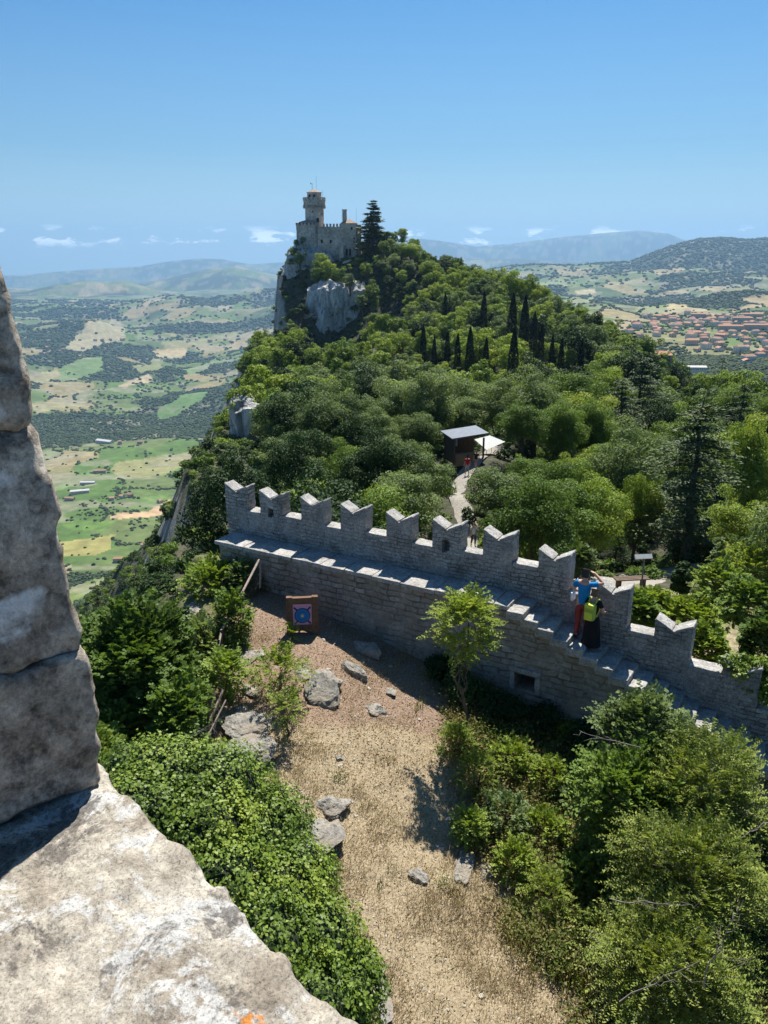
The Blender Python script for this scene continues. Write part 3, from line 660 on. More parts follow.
CLEARW += [(-30 + i * 4, 423, 9) for i in range(8)] + [(p_[0], p_[1], 2.2) for p_ in [P(470, 515, 58)]]
# ---- the rest of the wood
SILY = [240, 320, 335, 400, 450, 500, 540, 580, 620, 660, 1000]; SILX = [284, 284, 240, 222, 202, 186, 158, 124, 88, 66, 40]
cand = []
def jgrid(x0, x1, y0, y1, step):
    gx, gy = np.meshgrid(np.arange(x0, x1, step), np.arange(y0, y1, step), indexing='ij'); gx = gx + (np.floor(gy / step) % 2) * step * .5
    return (gx + rng.uniform(-.38, .38, gx.shape) * step).ravel(), (gy + rng.uniform(-.38, .38, gy.shape) * step).ravel()
for (x0, x1, y0, y1, st) in ((-120, 60, 26, 80, 4.1), (-200, 130, 80, 210, 5.4), (-260, 200, 210, 460, 6.0)):
    gx, gy = jgrid(x0, x1, y0, y1, st); gzv = ground_z(gx, gy)
    for x, y, z in zip(gx, gy, gzv):
        s, v = wall_sv(x, y)
        if v < 3.0 and -11 < s < 16: continue
        if y < 44 and x < -5 and s > -11 and x > float(Efun(y)) and y < 25: continue
        if not in_view(x, y, z + 4, 70): continue
        cand.append((x, y, float(z), st))
print('candidates', len(cand))
trees = []
TGx = lambda x, y: (float(Tfun(np.array([x + 1.5]), np.array([y]))[0]) - float(Tfun(np.array([x - 1.5]), np.array([y]))[0])) / 3
ca = np.array([c[:3] for c in cand]); slx = (Tfun(ca[:, 0] + 1.5, ca[:, 1]) - Tfun(ca[:, 0] - 1.5, ca[:, 1])) / 3; sly = (Tfun(ca[:, 0], ca[:, 1] + 1.5) - Tfun(ca[:, 0], ca[:, 1] - 1.5)) / 3
spec = fbm(ca[:, 0] / 30, ca[:, 1] / 30, 0, 3, .5, 121); spec2 = fbm(ca[:, 0] / 16, ca[:, 1] / 16, 5, 3, .5, 123)
for k, (x, y, z, st) in enumerate(cand):
    steep = math.hypot(slx[k], sly[k]); e = float(Efun(y))
    if steep > 1.55 and rng.random() < (.3 if x < e - 14 else .6): continue
    if any((x - a) ** 2 + (y - b) ** 2 < (r * .8 + 1.0) ** 2 for a, b, r in HERO): continue
    if any((x - a) ** 2 + (y - b) ** 2 < (r + 1.2) ** 2 for a, b, r in CLEARW): continue
    sc = st / 5.0 * (rng.uniform(.72, 1.05) if y < 90 else rng.uniform(.72, 1.32))
    if y > 210: sc *= .88
    if steep > 1.1: sc *= .72
    east = x < e - 2
    if east: kind = 'pine' if rng.random() < (.55 if spec[k] > -.25 else .15) else ('broad' if rng.random() < .7 else 'grey'); 
    else:
        q = spec[k] + rng.normal(0, .25) - (.5 if (y < 80 and x < 8) else 0); kind = 'bright' if q > .42 else 'grey' if q < -.30 else 'broad'
        if x > 12 and y < 200 and spec2[k] > .15 and rng.random() < .6: kind = 'pine'
        if y > 200 and rng.random() < .10: kind = 'pine'
    if kind in ('broad', 'grey') and rng.random() < (.55 if x < e + 14 else .16): kind = 'dark'  # darker trees towards the brink paint in the shaded east flank
    if kind == 'pine': sc *= .72
    hgt = (12 if kind == 'pine' else 7.6) * sc; rad = 3.0 * sc
    px, py, d = proj((x, y, z + hgt * .62)); rp = rad / d * FPX; hp = hgt * .5 / d * FPX
    if px - rp * .75 < np.interp(py - hp * .6, SILY, SILX): continue
    if any(d < D + 3 and abs(px - a) < rp * .85 + b_ and abs(py - c_) < hp * .9 + b_ * .9 for a, c_, b_, D in CLEAR): continue
    trees.append([x, y, z, sc, kind, px, py, d, rp, hp])
trees.sort(key=lambda t: t[7])
buf = np.zeros((256, 192), bool); yy, xx = np.mgrid[0:256, 0:192] * 4 + 2
# the wall and the near yard hide what lies behind them
wl_ = np.interp(np.arange(192) * 4, [0, 220, 235, 500, 560, 768], [2000, 2000, 515, 548, 590, 720]); buf |= (yy > wl_[None, :] )
for t in trees:
    m = ((xx - t[5]) / max(t[8], 2)) ** 2 + ((yy - t[6]) / max(t[9], 2)) ** 2 < 1
    t.append(int((m & ~buf).sum())); buf |= m
vis = sorted([t for t in trees if t[10] > 0], key=lambda t: -t[10])
print('trees', len(trees), 'visible', len(vis))
objs, rest = [], []
cnt = {'d': 0, 'p': 0}
for t in vis:
    key = 'p' if t[4] == 'pine' else 'd'
    if cnt[key] < (270 if key == 'd' else 150): cnt[key] += 1; objs.append(t)
    else: rest.append(t)
rest += [t for t in trees if t[10] == 0 and t[7] > 60]
hid = [t for t in trees if t[10] == 0 and t[7] <= 60]
print('objects', cnt, 'rest', len(rest))
LAB = {'dark': 'dark green leafy tree with shade in its colour in the dense wood on the ridge', 'broad': 'mid green leafy tree in the dense wood on the ridge', 'bright': 'light yellow green tree in the dense wood on the ridge', 'grey': 'greyish green leafy tree in the dense wood on the ridge'}
for t in objs:
    x, y, z, sc, kind, px, py, d = t[:8]; rzv = rng.uniform(0, 6.28); vs = sc * rng.uniform(.92, 1.2)
    east = x < float(Efun(y)) - 2
    lab = ('dark conifer in the wood ' if kind == 'pine' else LAB[kind][:-len('in the dense wood on the ridge')]) + ('on the steep side below the cliff edge' if east else ('behind the battlemented wall' if d < 75 else ('on the slope of the castle hill' if y > 270 else 'on the saddle between wall and castle hill')))
    grp = ('conifers' if kind == 'pine' else 'leafy trees') + (' below the cliff edge' if east else ' on the ridge')
    nm = 'pine_tree' if kind == 'pine' else 'deciduous_tree'
    if d < 125 and not east:
        mk = int(np.argmin([abs(px - q_) for q_ in (236, 271, 312, 353, 399, 447, 498, 554, 612, 673, 741)])); lab = lab.split(' behind')[0].split(' on the saddle')[0] + (' close' if d < 52 else ' a little way' if d < 75 else ' some way' if d < 100 else ' far') + ' behind the ' + ('first', 'second', 'third', 'fourth', 'fifth', 'sixth', 'seventh', 'eighth', 'ninth', 'tenth', 'last')[mk] + ' merlon'
    if d < 125: two_part(nm, HI[kind][rng.integers(len(HI[kind]))], (x, y, z), rzv, (sc, sc, vs), lab, 'tree', grp)
    else:
        o = link(nm, LOW[kind][rng.integers(len(LOW[kind]))], None, (x, y, z), rzv); o.scale = (sc, sc, vs); tag(o, lab, 'tree', grp)
def scatter(name, protos, P_, S_, RZ, label, cat, IDX=None, kind='stuff'):
    """one object of countless pieces: geometry nodes place the prototypes on a cloud of points"""
    me = bpy.data.meshes.new(name); P_ = np.asarray(P_, np.float32); n = len(P_); me.vertices.add(n); me.vertices.foreach_set('co', P_.ravel())
    S_ = np.asarray(S_, np.float32); S_ = np.c_[S_, S_, S_] if S_.ndim == 1 else S_
    a = me.attributes.new('scl', 'FLOAT_VECTOR', 'POINT'); a.data.foreach_set('vector', S_.ravel().astype(np.float32))
    r3 = np.asarray(RZ, np.float32); r3 = np.c_[np.zeros(n), np.zeros(n), r3] if r3.ndim == 1 else r3
    a = me.attributes.new('rot', 'FLOAT_VECTOR', 'POINT'); a.data.foreach_set('vector', r3.ravel().astype(np.float32))
    a = me.attributes.new('idx', 'INT', 'POINT'); a.data.foreach_set('value', (rng.integers(0, len(protos), n) if IDX is None else np.asarray(IDX)).astype(np.int32))
    o = link(name, me); ng = bpy.data.node_groups.new(name + '_nodes', 'GeometryNodeTree')
    ng.interface.new_socket('Geometry', in_out='INPUT', socket_type='NodeSocketGeometry'); ng.interface.new_socket('Geometry', in_out='OUTPUT', socket_type='NodeSocketGeometry')
    gi = ng.nodes.new('NodeGroupInput'); go = ng.nodes.new('NodeGroupOutput'); j = ng.nodes.new('GeometryNodeJoinGeometry'); ip = ng.nodes.new('GeometryNodeInstanceOnPoints'); m2p = ng.nodes.new('GeometryNodeMeshToPoints')
    for me_ in reversed(protos):
        po = bpy.data.objects.new(name + '_piece', me_); oi = ng.nodes.new('GeometryNodeObjectInfo'); oi.inputs['Object'].default_value = po; oi.inputs['As Instance'].default_value = True
        ng.links.new(oi.outputs['Geometry'], j.inputs[0])
    def at(nm, ty):
        q = ng.nodes.new('GeometryNodeInputNamedAttribute'); q.data_type = ty; q.inputs['Name'].default_value = nm; return q.outputs['Attribute']
    ip.inputs['Pick Instance'].default_value = True
    ng.links.new(gi.outputs[0], m2p.inputs['Mesh']); ng.links.new(m2p.outputs[0], ip.inputs['Points']); ng.links.new(j.outputs[0], ip.inputs['Instance']); ng.links.new(at('idx', 'INT'), ip.inputs['Instance Index'])
    e2r = ng.nodes.new('FunctionNodeEulerToRotation'); ng.links.new(at('rot', 'FLOAT_VECTOR'), e2r.inputs[0]); ng.links.new(e2r.outputs[0], ip.inputs['Rotation']); ng.links.new(at('scl', 'FLOAT_VECTOR'), ip.inputs['Scale'])
    ng.links.new(ip.outputs[0], go.inputs[0]); md = o.modifiers.new('scatter', 'NODES'); md.node_group = ng
    return tag(o, label, cat, kind=kind)
LP = LOW['broad'] + LOW['bright'] + LOW['grey'] + LOW['pine'] + LOW['dark']; LO_ = {'broad': (0, 5), 'bright': (5, 8), 'grey': (8, 12), 'pine': (12, 15), 'dark': (15, 18)}
allr = rest + hid
scatter('forest', LP, [(t[0], t[1], t[2]) for t in allr], [(t[3], t[3], t[3]) for t in allr], rng.uniform(0, 6.28, len(allr)), 'smaller trees filling the gaps of the wood on the ridge', 'wood', IDX=[rng.integers(*LO_[t[4]]) for t in allr])
# undergrowth: low bushes so that no bare ground shows between the crowns, half in leaves darkened as shade
ub = []
for i in range(4):
    rg = np.random.default_rng(300 + i); K = 12; u = unit(rg.normal(size=(K, 3)) + [0, 0, .4]); cent = u * [1.0, 1.0, .55] * rg.uniform(.4, 1, K)[:, None] + [0, 0, .35]
    V, F, ti = clump_leaves(cent, rg.uniform(.3, .5, K), 46, .24, rg); ub.append(mesh_np('bush_clump', V, F, M[('leaf_shade_dark', 'leaf_green', 'leaf_shade_dark', 'leaf_grey')[i]], {'tint': ti}))
UX, UY, US = [], [], []
for (x0, x1, y0, y1, st) in ((-60, 60, 24, 90, 1.7), (-150, 110, 90, 210, 2.7), (-230, 200, 210, 450, 3.7)):
    gx, gy = jgrid(x0, x1, y0, y1, st); UX.append(gx); UY.append(gy); US.append(np.full(len(gx), st / 2.4) * rng.uniform(.6, 1.3, len(gx)))
UX, UY, US = map(np.concatenate, (UX, UY, US)); UZ = ground_z(UX, UY)
gx, gy = jgrid(-18, -3, 5, 27, .85); k_ = (gx < yard_edge(gy) - .5); UX = np.r_[UX, gx[k_]]; UY = np.r_[UY, gy[k_]]; US = np.r_[US, rng.uniform(.3, .6, int(k_.sum()))]; UZ = ground_z(UX, UY)
s_, v_ = wall_sv(UX, UY); px, py, d = projv(UX, UY, UZ + 1)
slx = np.abs(Tfun(UX + 1, UY) - Tfun(UX - 1, UY)) / 2
ok = (px > -60) & (px < 830) & (py < 1080) & ~((v_ < 2.6) & (s_ > -10.5) & (s_ < 16) & (UX > yard_edge(UY) - .5)) & ~((slx > 1.7) & (UX > Efun(UY) - 16) & (rng.random(len(UX)) < .3))
for a, b, r in CLEARW: ok &= (UX - a) ** 2 + (UY - b) ** 2 > r ** 2
for a, c_, b_, D in [q_ for q_ in CLEAR if q_[3] < 100]: ok &= ~((d < D + 2) & (np.abs(px - a) < b_) & (np.abs(py - c_) < b_))
ok &= ~((v_ > 2.5) & (UY < 42) & (UX > 5) & (fbm(UX / 4, UY / 4, 0, 2, .5, 131) > -.10))
ok &= ~((UY < 27) & (s_ < 16) & (v_ < 2.6) & (UX > yard_edge(UY) - .5))
US = np.where((UY < 42) & (v_ > 2.5) & (UX > 4), US * .6, US)
scatter('undergrowth', ub, np.c_[UX, UY, UZ][ok], US[ok], rng.uniform(0, 6.28, int(ok.sum())), 'low bushes and saplings covering the ground under the wood', 'undergrowth')

# ---- groves, hedges and single trees of the valley
vt = NT('far_foliage'); vt.set('Base Color', vt.ramp(vt.rnd(), [(0, (.022, .038, .016)), (.5, (.038, .060, .022)), (1, (.068, .092, .032))])); vt.set('Roughness', .9)
def blob(seed, sub):
    bm = bmesh.new(); bmesh.ops.create_icosphere(bm, subdivisions=sub, radius=1.0); co = np.array([v.co[:] for v in bm.verts])
    co = co * (1 + .38 * fbm(co[:, 0] * 1.8, co[:, 1] * 1.8, co[:, 2] * 1.8, 3, .6, seed))[:, None] * [1, 1, .85] + [0, 0, .45]
    for v, c in zip(bm.verts, co): v.co = c
    return bm_mesh(bm, 'grove_tree', vt.m)
VB = [blob(400 + i, 2 if i < 2 else 3) for i in range(4)]
N = 330000
t_ = rng.uniform(-.60, .60, N); L_ = rng.uniform(math.log(520), math.log(9800), N); y_ = np.exp(L_); x_ = t_ * y_
f_ = forest_mask(x_, y_); idv, edge = fields(x_, y_); tw = town(x_, y_)
pa = np.where(f_ > .03, .62 * sstep(0, .12, f_) + .05, 0.0); pa = np.maximum(pa, np.where((edge < 10) & (fbm(x_ / 90., y_ / 90., 4, 2, .5, 83) > -.25), .9, 0)); pa = np.maximum(pa, .007 + .10 * (fbm(x_ / 130, y_ / 130, 2, 2, .5, 141) > .35)); pa = np.maximum(pa, tw * .30)
pa *= np.where(y_ < 1400, .9, 1.0)
pa = np.where(in_patch(x_, y_) >= 0, .012, pa); keep = rng.random(N) < pa; x_, y_ = x_[keep], y_[keep]
z_ = Vfun(x_, y_); s_r = np.clip(y_ * .0014, 2.6, 13) * rng.uniform(.7, 1.5, len(x_))
print('valley trees', len(x_))
scatter('valley_woods', VB, np.c_[x_, y_, z_], np.c_[s_r, s_r, s_r * rng.uniform(.55, .9, len(s_r))], rng.uniform(0, 6.28, len(x_)), 'dark green groves and hedges scattered over the valley fields', 'woods')
# ------------------------------------------------------------ stone materials
def stone_mat(name, tones, scale=1.0, course=None, lichen=.3, warm=None, bump=.8, bdist=.03):
    t = NT(name); oc = t.coord()
    n_big = t.noise(oc, 1.3 * scale, 5, .6); n_mid = t.noise(oc, 7 * scale, 6, .7); n_fine = t.noise(oc, 42 * scale, 5, .75)
    c = t.ramp(n_mid, [(.28, tones[0]), (.5, tones[1]), (.72, tones[2])])
    c = t.mix(.55, c, t.ramp(n_big, [(.35, .55), (.65, 1.3)]), 'MULTIPLY')
    h = t.math('ADD', n_fine, n_mid)
    if course:
        # rough coursed masonry: irregular blocks, dark joints
        sepv = t.n.new('ShaderNodeSeparateXYZ'); t.l.new(oc, sepv.inputs[0])
        wob = t.noise(oc, 2.2, 3); wob2 = t.noise(oc, 6, 2)
        cx = t.n.new('ShaderNodeCombineXYZ'); ax = t.math('ADD', t.math('ADD', sepv.outputs['X'], t.math('MULTIPLY', sepv.outputs['Y'], .8)), t.math('MULTIPLY', t.math('SUBTRACT', wob2, .5), .22)); az = t.math('ADD', sepv.outputs['Z'], t.math('MULTIPLY', t.math('SUBTRACT', wob, .5), .18))
        az = t.math('ADD', az, t.math('MULTIPLY', t.math('SUBTRACT', wob2, .5), .05))
        t.l.new(ax, cx.inputs[0]); t.l.new(az, cx.inputs[1])
        br = t.n.new('ShaderNodeTexBrick'); t.l.new(cx.outputs[0], br.inputs['Vector']); br.offset = .43; br.squash = 1.35; br.squash_frequency = 3
        br.inputs['Scale'].default_value = 1.0; br.inputs['Brick Width'].default_value = course[0]; br.inputs['Row Height'].default_value = course[1]; br.inputs['Mortar Size'].default_value = course[2]; br.inputs['Mortar Smooth'].default_value = .6; br.inputs['Bias'].default_value = 0
        br.inputs['Color1'].default_value = (.62, .62, .62, 1); br.inputs['Color2'].default_value = (1.2, 1.2, 1.2, 1); br.inputs['Mortar'].default_value = (.42, .40, .37, 1)
        k = t.ramp(t.noise(oc, 1.1, 4), [(.42, .12), (.62, .9)])
        c = t.mix(k, c, t.mix(1.0, c, br.outputs['Color'], 'MULTIPLY'))
        h = t.math('SUBTRACT', h, t.math('MULTIPLY', t.math('MULTIPLY', br.outputs['Fac'], 2.2), k))
    if name != 'wall_masonry':
        c = t.mix(.75, c, t.ramp(t.voro(oc, 16 * scale), [(.12, .50), (.32, 1.0), (.6, 1.3)]), 'MULTIPLY')
    if lichen:
        l = t.ramp(t.noise(oc, 4.5 * scale, 7, .7, .3), [(.60, 0.0), (.66, 1.0)]); c = t.mix(t.math('MULTIPLY', l, lichen), c, (.50, .49, .45))
        l2 = t.ramp(t.noise(t.coord('Object', (1, 1, 1), (1, 2, 3)), 3.0 * scale, 7, .75, .2), [(.60, 0.0), (.68, 1.0)]); c = t.mix(t.math('MULTIPLY', l2, .75), c, (.045, .043, .038))
    if warm: c = t.mix(t.ramp(t.noise(oc, 2.0, 4), [(.45, 0.0), (.62, .6)]), c, warm)
    t.set('Base Color', c); t.set('Roughness', .95); t.b.inputs['Specular IOR Level'].default_value = .1; t.bump(h, bump, bdist)
    return t.m
M['rubble'] = stone_mat('rubble_wall', ((.23, .21, .185), (.40, .37, .33), (.56, .52, .47)), 2.2, (.21, .105, .013), .35, bump=1.0, bdist=.04)
M['wall_stone'] = stone_mat('wall_masonry', ((.26, .24, .205), (.44, .41, .36), (.58, .55, .49)), 1.0, (.36, .165, .022), .3, warm=(.36, .31, .24), bump=1.0, bdist=.06)
M['slab'] = stone_mat('slab_stone', ((.20, .195, .185), (.34, .325, .30), (.48, .455, .42)), 1.6, None, .35)
M['rock'] = stone_mat('rock_stone', ((.15, .14, .12), (.28, .26, .225), (.42, .40, .35)), 1.2, 0, .35, warm=(.25, .20, .14), bump=.9)
# ------------------------------------------------------------ the battlemented wall
def wobj(name, me, parent): 
    return link(name, me, parent)
WALL = empty('battlemented_wall', (WO[0], WO[1], WZ), math.atan2(WU[1], WU[0]))
tag(WALL, 'long grey stone wall with swallowtail merlons and steps climbing its back', 'wall')
WR = math.atan2(WU[1], WU[0])
def wall_local(px, v, z, s0=-12, s1=14):      # where along the wall a pixel column falls
    ss = np.linspace(s0, s1, 3000); X_, Y_ = WO[0] + WU[0] * ss + WV[0] * v, WO[1] + WU[1] * ss + WV[1] * v
    zz = z(ss) if callable(z) else z
    p, _, _ = projv(X_, Y_, WZ + zz + 0 * ss); return float(ss[np.argmin(np.abs(p - px))])
SL = -.405
walk = lambda s: np.where(np.asarray(s) > 0, SL * np.asarray(s), 0.0)
sL = wall_local(219, 0, 0.0); sR = 11.0
PT, PV0, PV1 = .67, .82, 1.20        # parapet height above the walk, its front and back face
# lower wall (holds the walk): outline in (s, z), from the front face to behind the parapet
bm = bmesh.new()
out = [(sL, -.12)] + [(s, float(walk(s)) - .12) for s in np.linspace(0, sR, 5)] + [(sR, -9), (sL, -9)]
prism(bm, out, 'y', 0, PV1)
lw = bm_mesh(bm, 'wall', M['wall_stone'])
mw = P(523, 681, 17.8); sw, vw = wall_sv(mw[0], mw[1]); zw = mw[2] - WZ
sw = wall_local(523, 0.0, float(-2.9)); zz_ = np.linspace(-5, 0, 400); pp = np.array([proj(W(sw, 0, z))[1] for z in zz_]); zw = float(zz_[np.argmin(abs(pp - 682))])
def boolean_cut(me, cutter_me):
    a = bpy.data.objects.new('a', me); b = bpy.data.objects.new('b', cutter_me); COL.objects.link(a); COL.objects.link(b)
    m = a.modifiers.new('c', 'BOOLEAN'); m.object = b; m.operation = 'DIFFERENCE'; m.solver = 'EXACT'
    bpy.context.view_layer.update(); dg = bpy.context.evaluated_depsgraph_get(); r = bpy.data.meshes.new_from_object(a.evaluated_get(dg)); r.name = me.name
    bpy.data.objects.remove(a); bpy.data.objects.remove(b); return r
bm = bmesh.new(); box(bm, (sw, .25, zw), (.52, 1.3, .48)); lw = boolean_cut(lw, bm_mesh(bm, 'cut', M['wall_stone']))
lw = roughen(lw, .16, .035, 1.4, 5)
link('masonry', lw, WALL)
bm = bmesh.new(); box(bm, (sw, .05, zw + .30), (.80, .22, .13)); box(bm, (sw - .33, .04, zw), (.12, .18, .46)); box(bm, (sw + .33, .04, zw - .02), (.12, .18, .46)); lf = bm_mesh(bm, 'loophole_frame', M['slab']); roughen(lf, .1, .012, 5, 2, .01); link('window_surround', lf, WALL)
# parapet between the merlons
tops = [(sL + .05, PT)] + [(s, float(walk(s)) + PT) for s in np.linspace(0, sR, 9)]
bm = bmesh.new()
MP = [(236, 27), (271, 27), (312, 29), (353, 29), (399, 31), (447, 31), (498, 33), (554, 36), (612, 38), (673, 38), (741, 40)]
ms = [wall_local(px, PV0, (lambda s: walk(s) + 1.2)) for px, w in MP]; ms.append(ms[-1] + 1.62)
print('merlons at', [round(m, 2) for m in ms], 'sL', sL, 'window', sw, zw)
mwid = .81
# each gap steps down with the stair
pts = [(ms[0] - mwid / 2 + .01, -.4)]
for i, m in enumerate(ms):
    h = float(walk(m + .55)) + PT + (.05 if i % 2 else 0)
    a = ms[0] - mwid / 2 + .01 if i == 0 else m - mwid / 2
    if i == 0: pts.append((a, h))
    nxt = ms[i + 1] - mwid / 2 if i + 1 < len(ms) else sR
    pts.append((m, h)) if i == 0 else None
    if i: pts.append((m, pts[-1][1])); pts.append((m + .002, h))
    pts.append((nxt, h))
pts += [(sR, float(walk(sR)) - 2), (0, -.4)]
q = [pts[0]]
for p_ in pts[1:]:
    if abs(p_[0] - q[-1][0]) + abs(p_[1] - q[-1][1]) > 1e-3: q.append(p_)
prism(bm, q, 'y', PV0, PV1); pm = bm_mesh(bm, 'parapet', M['rubble']); roughen(pm, .13, .02, 3, 7); link('parapet', pm, WALL)
# pale coping stones in the gaps
for i in range(len(ms) - 1):
    a, b = ms[i] + mwid / 2, ms[i + 1] - mwid / 2; h = float(walk(ms[i] + .55)) + PT + (.05 if i % 2 else 0)
    bm = bmesh.new(); box(bm, ((a + b) / 2, (PV0 + PV1) / 2, h + .045), (b - a - .01, PV1 - PV0 + .05, .10)); cm = bm_mesh(bm, 'coping_stone', M['slab']); roughen(cm, .08, .014, 6, 30 + i, .02); link('coping_stone', cm, WALL)
# merlons, swallow-tailed
for i, m in enumerate(ms):
    rg = np.random.default_rng(500 + i); hb = float(walk(m - .3)) + PT - .35; tp = float(walk(m)) + (1.47 if i < 7 else 1.54) + rg.normal(0, .02); w = mwid * rg.uniform(.97, 1.04)
    if i == 10: tp -= .05
    n_ = .20
    bm = bmesh.new(); prism(bm, [(m - w / 2, hb), (m + w / 2, hb), (m + w / 2, tp), (m + .03, tp - n_), (m - .04, tp - n_), (m - w / 2, tp)], 'y', PV0 - .012, PV1 + .02)
    me = bm_mesh(bm, 'merlon', [M['rubble'], M['slab']])
    if i in (1, 5):
        bm = bmesh.new(); box(bm, (m - .03, PV0 + .08, tp - .72), (.21, .40, .46)); me = boolean_cut(me, bm_mesh(bm, 'cut', M['rubble']))
    for p_ in me.polygons:
        if p_.normal.z > .4 and len(me.materials) > 1: p_.material_index = 1
    roughen(me, .10, .017, 4, 40 + i, .022); link('merlon', me, WALL)
    bm = bmesh.new()       # weathered slabs that cap the two horns
    for sg in (-1, 1):
        L_h = math.hypot(w / 2 - .035, n_); an = math.atan2(n_, w / 2 - .035) * sg
        Mx = Matrix.Translation((m + sg * (w / 4 + .02), (PV0 + PV1) / 2, tp - n_ / 2 + .015)) @ Matrix.Rotation(-an, 4, 'Y')
        bmesh.ops.create_cube(bm, size=1.0, matrix=Mx @ Matrix.Diagonal((L_h * 1.0, PV1 - PV0 + .05, .045, 1)))
    me = bm_mesh(bm, 'cap_slab', M['slab']); roughen(me, .07, .010, 7, 60 + i, .012); link('merlon_cap', me, WALL)
# walk slabs on the level part
s = sL - .08; k = 0
while s < -.02:
    l = min(rng.uniform(.75, 1.25), -s); l = -s if -s - l < .3 else l
    bm = bmesh.new(); box(bm, (s + l / 2, PV0 / 2 - .06 + rng.normal(0, .012), -.06 + rng.normal(0, .006)), (l - .02, PV0 + .13, .12)); me = bm_mesh(bm, 'walk_slab', M['slab']); roughen(me, .15, .012, 3, 80 + k, .02); link('walk_slab', me, WALL); s += l; k += 1
# steps
ns = 27; tr = .37
for k in range(ns):
    s0 = k * tr; z = SL * (s0 + tr * .6)
    bm = bmesh.new(); box(bm, (s0 + tr / 2, PV0 / 2 - .08 + rng.normal(0, .02), z - .11), (tr + .07, PV0 + .16 + rng.normal(0, .02), .22), rng.normal(0, .025)); me = bm_mesh(bm, 'step', M['slab']); roughen(me, .10, .016, 4, 120 + k, .03); link('step', me, WALL)
# ivy over the last merlon
mi = ms[10]; K = 46; rg = np.random.default_rng(9)
C = np.c_[mi + rg.uniform(-.05, .75, K), rg.uniform(PV0 - .05, PV1 + .15, K), float(walk(mi)) + 1.5 - rg.uniform(0, 1.5, K) ** 1.0 * rg.uniform(.2, 1, K)]
C2 = np.c_[mi + rg.uniform(-.42, .45, 16), rg.uniform(PV0, PV1, 16), float(walk(mi)) + 1.46 + rg.uniform(-.18, .06, 16)]
V, F, ti = clump_leaves(np.r_[C, C2], rg.uniform(.10, .2, K + 16), 70, .075, rg, .9, .8)
iv = link('ivy', mesh_np('ivy', V, F, M['ivy'], {'tint': ti}), None, (WO[0], WO[1], WZ), WR); tag(iv, 'green ivy hanging over the last merlon at the right end of the wall', 'ivy')

# ------------------------------------------------------------ the parapet we look over (close to the camera)
t = NT('lichen_stone'); oc = t.coord()
a = t.noise(oc, 9, 8, .68); b = t.noise(oc, 34, 8, .72, .2); c_ = t.noise(oc, 210, 8, .8); pits = t.voro(oc, 90)
col = t.ramp(a, [(.25, (.13, .11, .088)), (.42, (.24, .21, .17)), (.55, (.35, .32, .27)), (.72, (.42, .39, .34))])
col = t.mix(.75, col, t.ramp(b, [(.3, (.50, .46, .42)), (.48, (.95, .93, .9)), (.66, (1.35, 1.33, 1.28))]), 'MULTIPLY')
col = t.mix(.8, col, t.ramp(c_, [(.32, .45), (.5, 1.0), (.68, 1.4)]), 'MULTIPLY')
wl_n = t.noise(t.coord('Object', (1, 1, 1), (.5, .8, 0)), 13, 9, .72, .35); col = t.mix(t.ramp(wl_n, [(.52, 0.0), (.55, .9)]), col, t.ramp(c_, [(.35, (.34, .335, .315)), (.65, (.52, .51, .485))]))
dk = t.noise(t.coord('Object', (1, 1, 1), (2, .3, 1)), 17, 9, .75, .4); col = t.mix(t.ramp(dk, [(.55, 0.0), (.60, .82)]), col, t.ramp(c_, [(.3, (.035, .03, .028)), (.7, (.16, .145, .13))]))
orr = t.noise(t.coord('Object', (1, 1, 1), (1.1, 2.3, .7)), 11, 5, .55); col = t.mix(t.ramp(orr, [(.665, 0.0), (.68, .9)]), col, (.52, .20, .035))
sk = t.noise(t.coord('Object', (1, 1, 1), (.2, .4, .9)), 420, 4, .8); col = t.mix(.9, col, t.ramp(sk, [(.36, .35), (.46, 1.0), (.7, 1.18)]), 'MULTIPLY')
sk2 = t.noise(t.coord('Object', (1, 1, 1), (1.2, .4, .9)), 60, 6, .75); col = t.mix(t.ramp(sk2, [(.60, 0.0), (.64, .75)]), col, (.17, .15, .125))
t.set('Base Color', col); t.set('Roughness', .95); t.b.inputs['Specular IOR Level'].default_value = .1
h = t.math('ADD', t.math('MULTIPLY', b, 1.2), t.math('ADD', t.math('MULTIPLY', c_, .5), t.math('MULTIPLY', pits, .35))); t.bump(h, .55, .006)
M['lichen'] = t.m
t = NT('lichen_stone_shaded'); oc = t.coord()  # copy of the lichen stone for shaded blocks, tones tuned to their shade
a = t.noise(oc, 8, 8, .7); b = t.noise(oc, 40, 8, .72, .2); c_ = t.noise(oc, 230, 8, .8)
col = t.ramp(a, [(.30, (.15, .12, .09)), (.48, (.38, .32, .255)), (.66, (.58, .52, .43))])
col = t.mix(.8, col, t.ramp(b, [(.38, .22), (.48, .9), (.60, 1.5)]), 'MULTIPLY'); col = t.mix(.75, col, t.ramp(c_, [(.32, .4), (.5, 1.0), (.68, 1.5)]), 'MULTIPLY')
sp2 = t.n.new('ShaderNodeTexVoronoi'); sp2.inputs['Scale'].default_value = 9.0; wv = t.n.new('ShaderNodeMix'); wv.data_type = 'RGBA'; wv.blend_type = 'LINEAR_LIGHT'; wv.inputs[0].default_value = .06
nn = t.n.new('ShaderNodeTexNoise'); nn.inputs['Scale'].default_value = 22; nn.inputs['Detail'].default_value = 5; t.l.new(oc, nn.inputs['Vector']); t.l.new(oc, wv.inputs[6]); t.l.new(nn.outputs['Color'], wv.inputs[7]); t.l.new(wv.outputs[2], sp2.inputs['Vector'])
sepc = t.n.new('ShaderNodeSeparateColor'); t.l.new(sp2.outputs['Color'], sepc.inputs[0])
patch = t.math('MULTIPLY', t.ramp(sp2.outputs['Distance'], [(.24, 1.0), (.33, 0.0)]), t.ramp(sepc.outputs[0], [(.40, 0.0), (.44, 1.0)]))
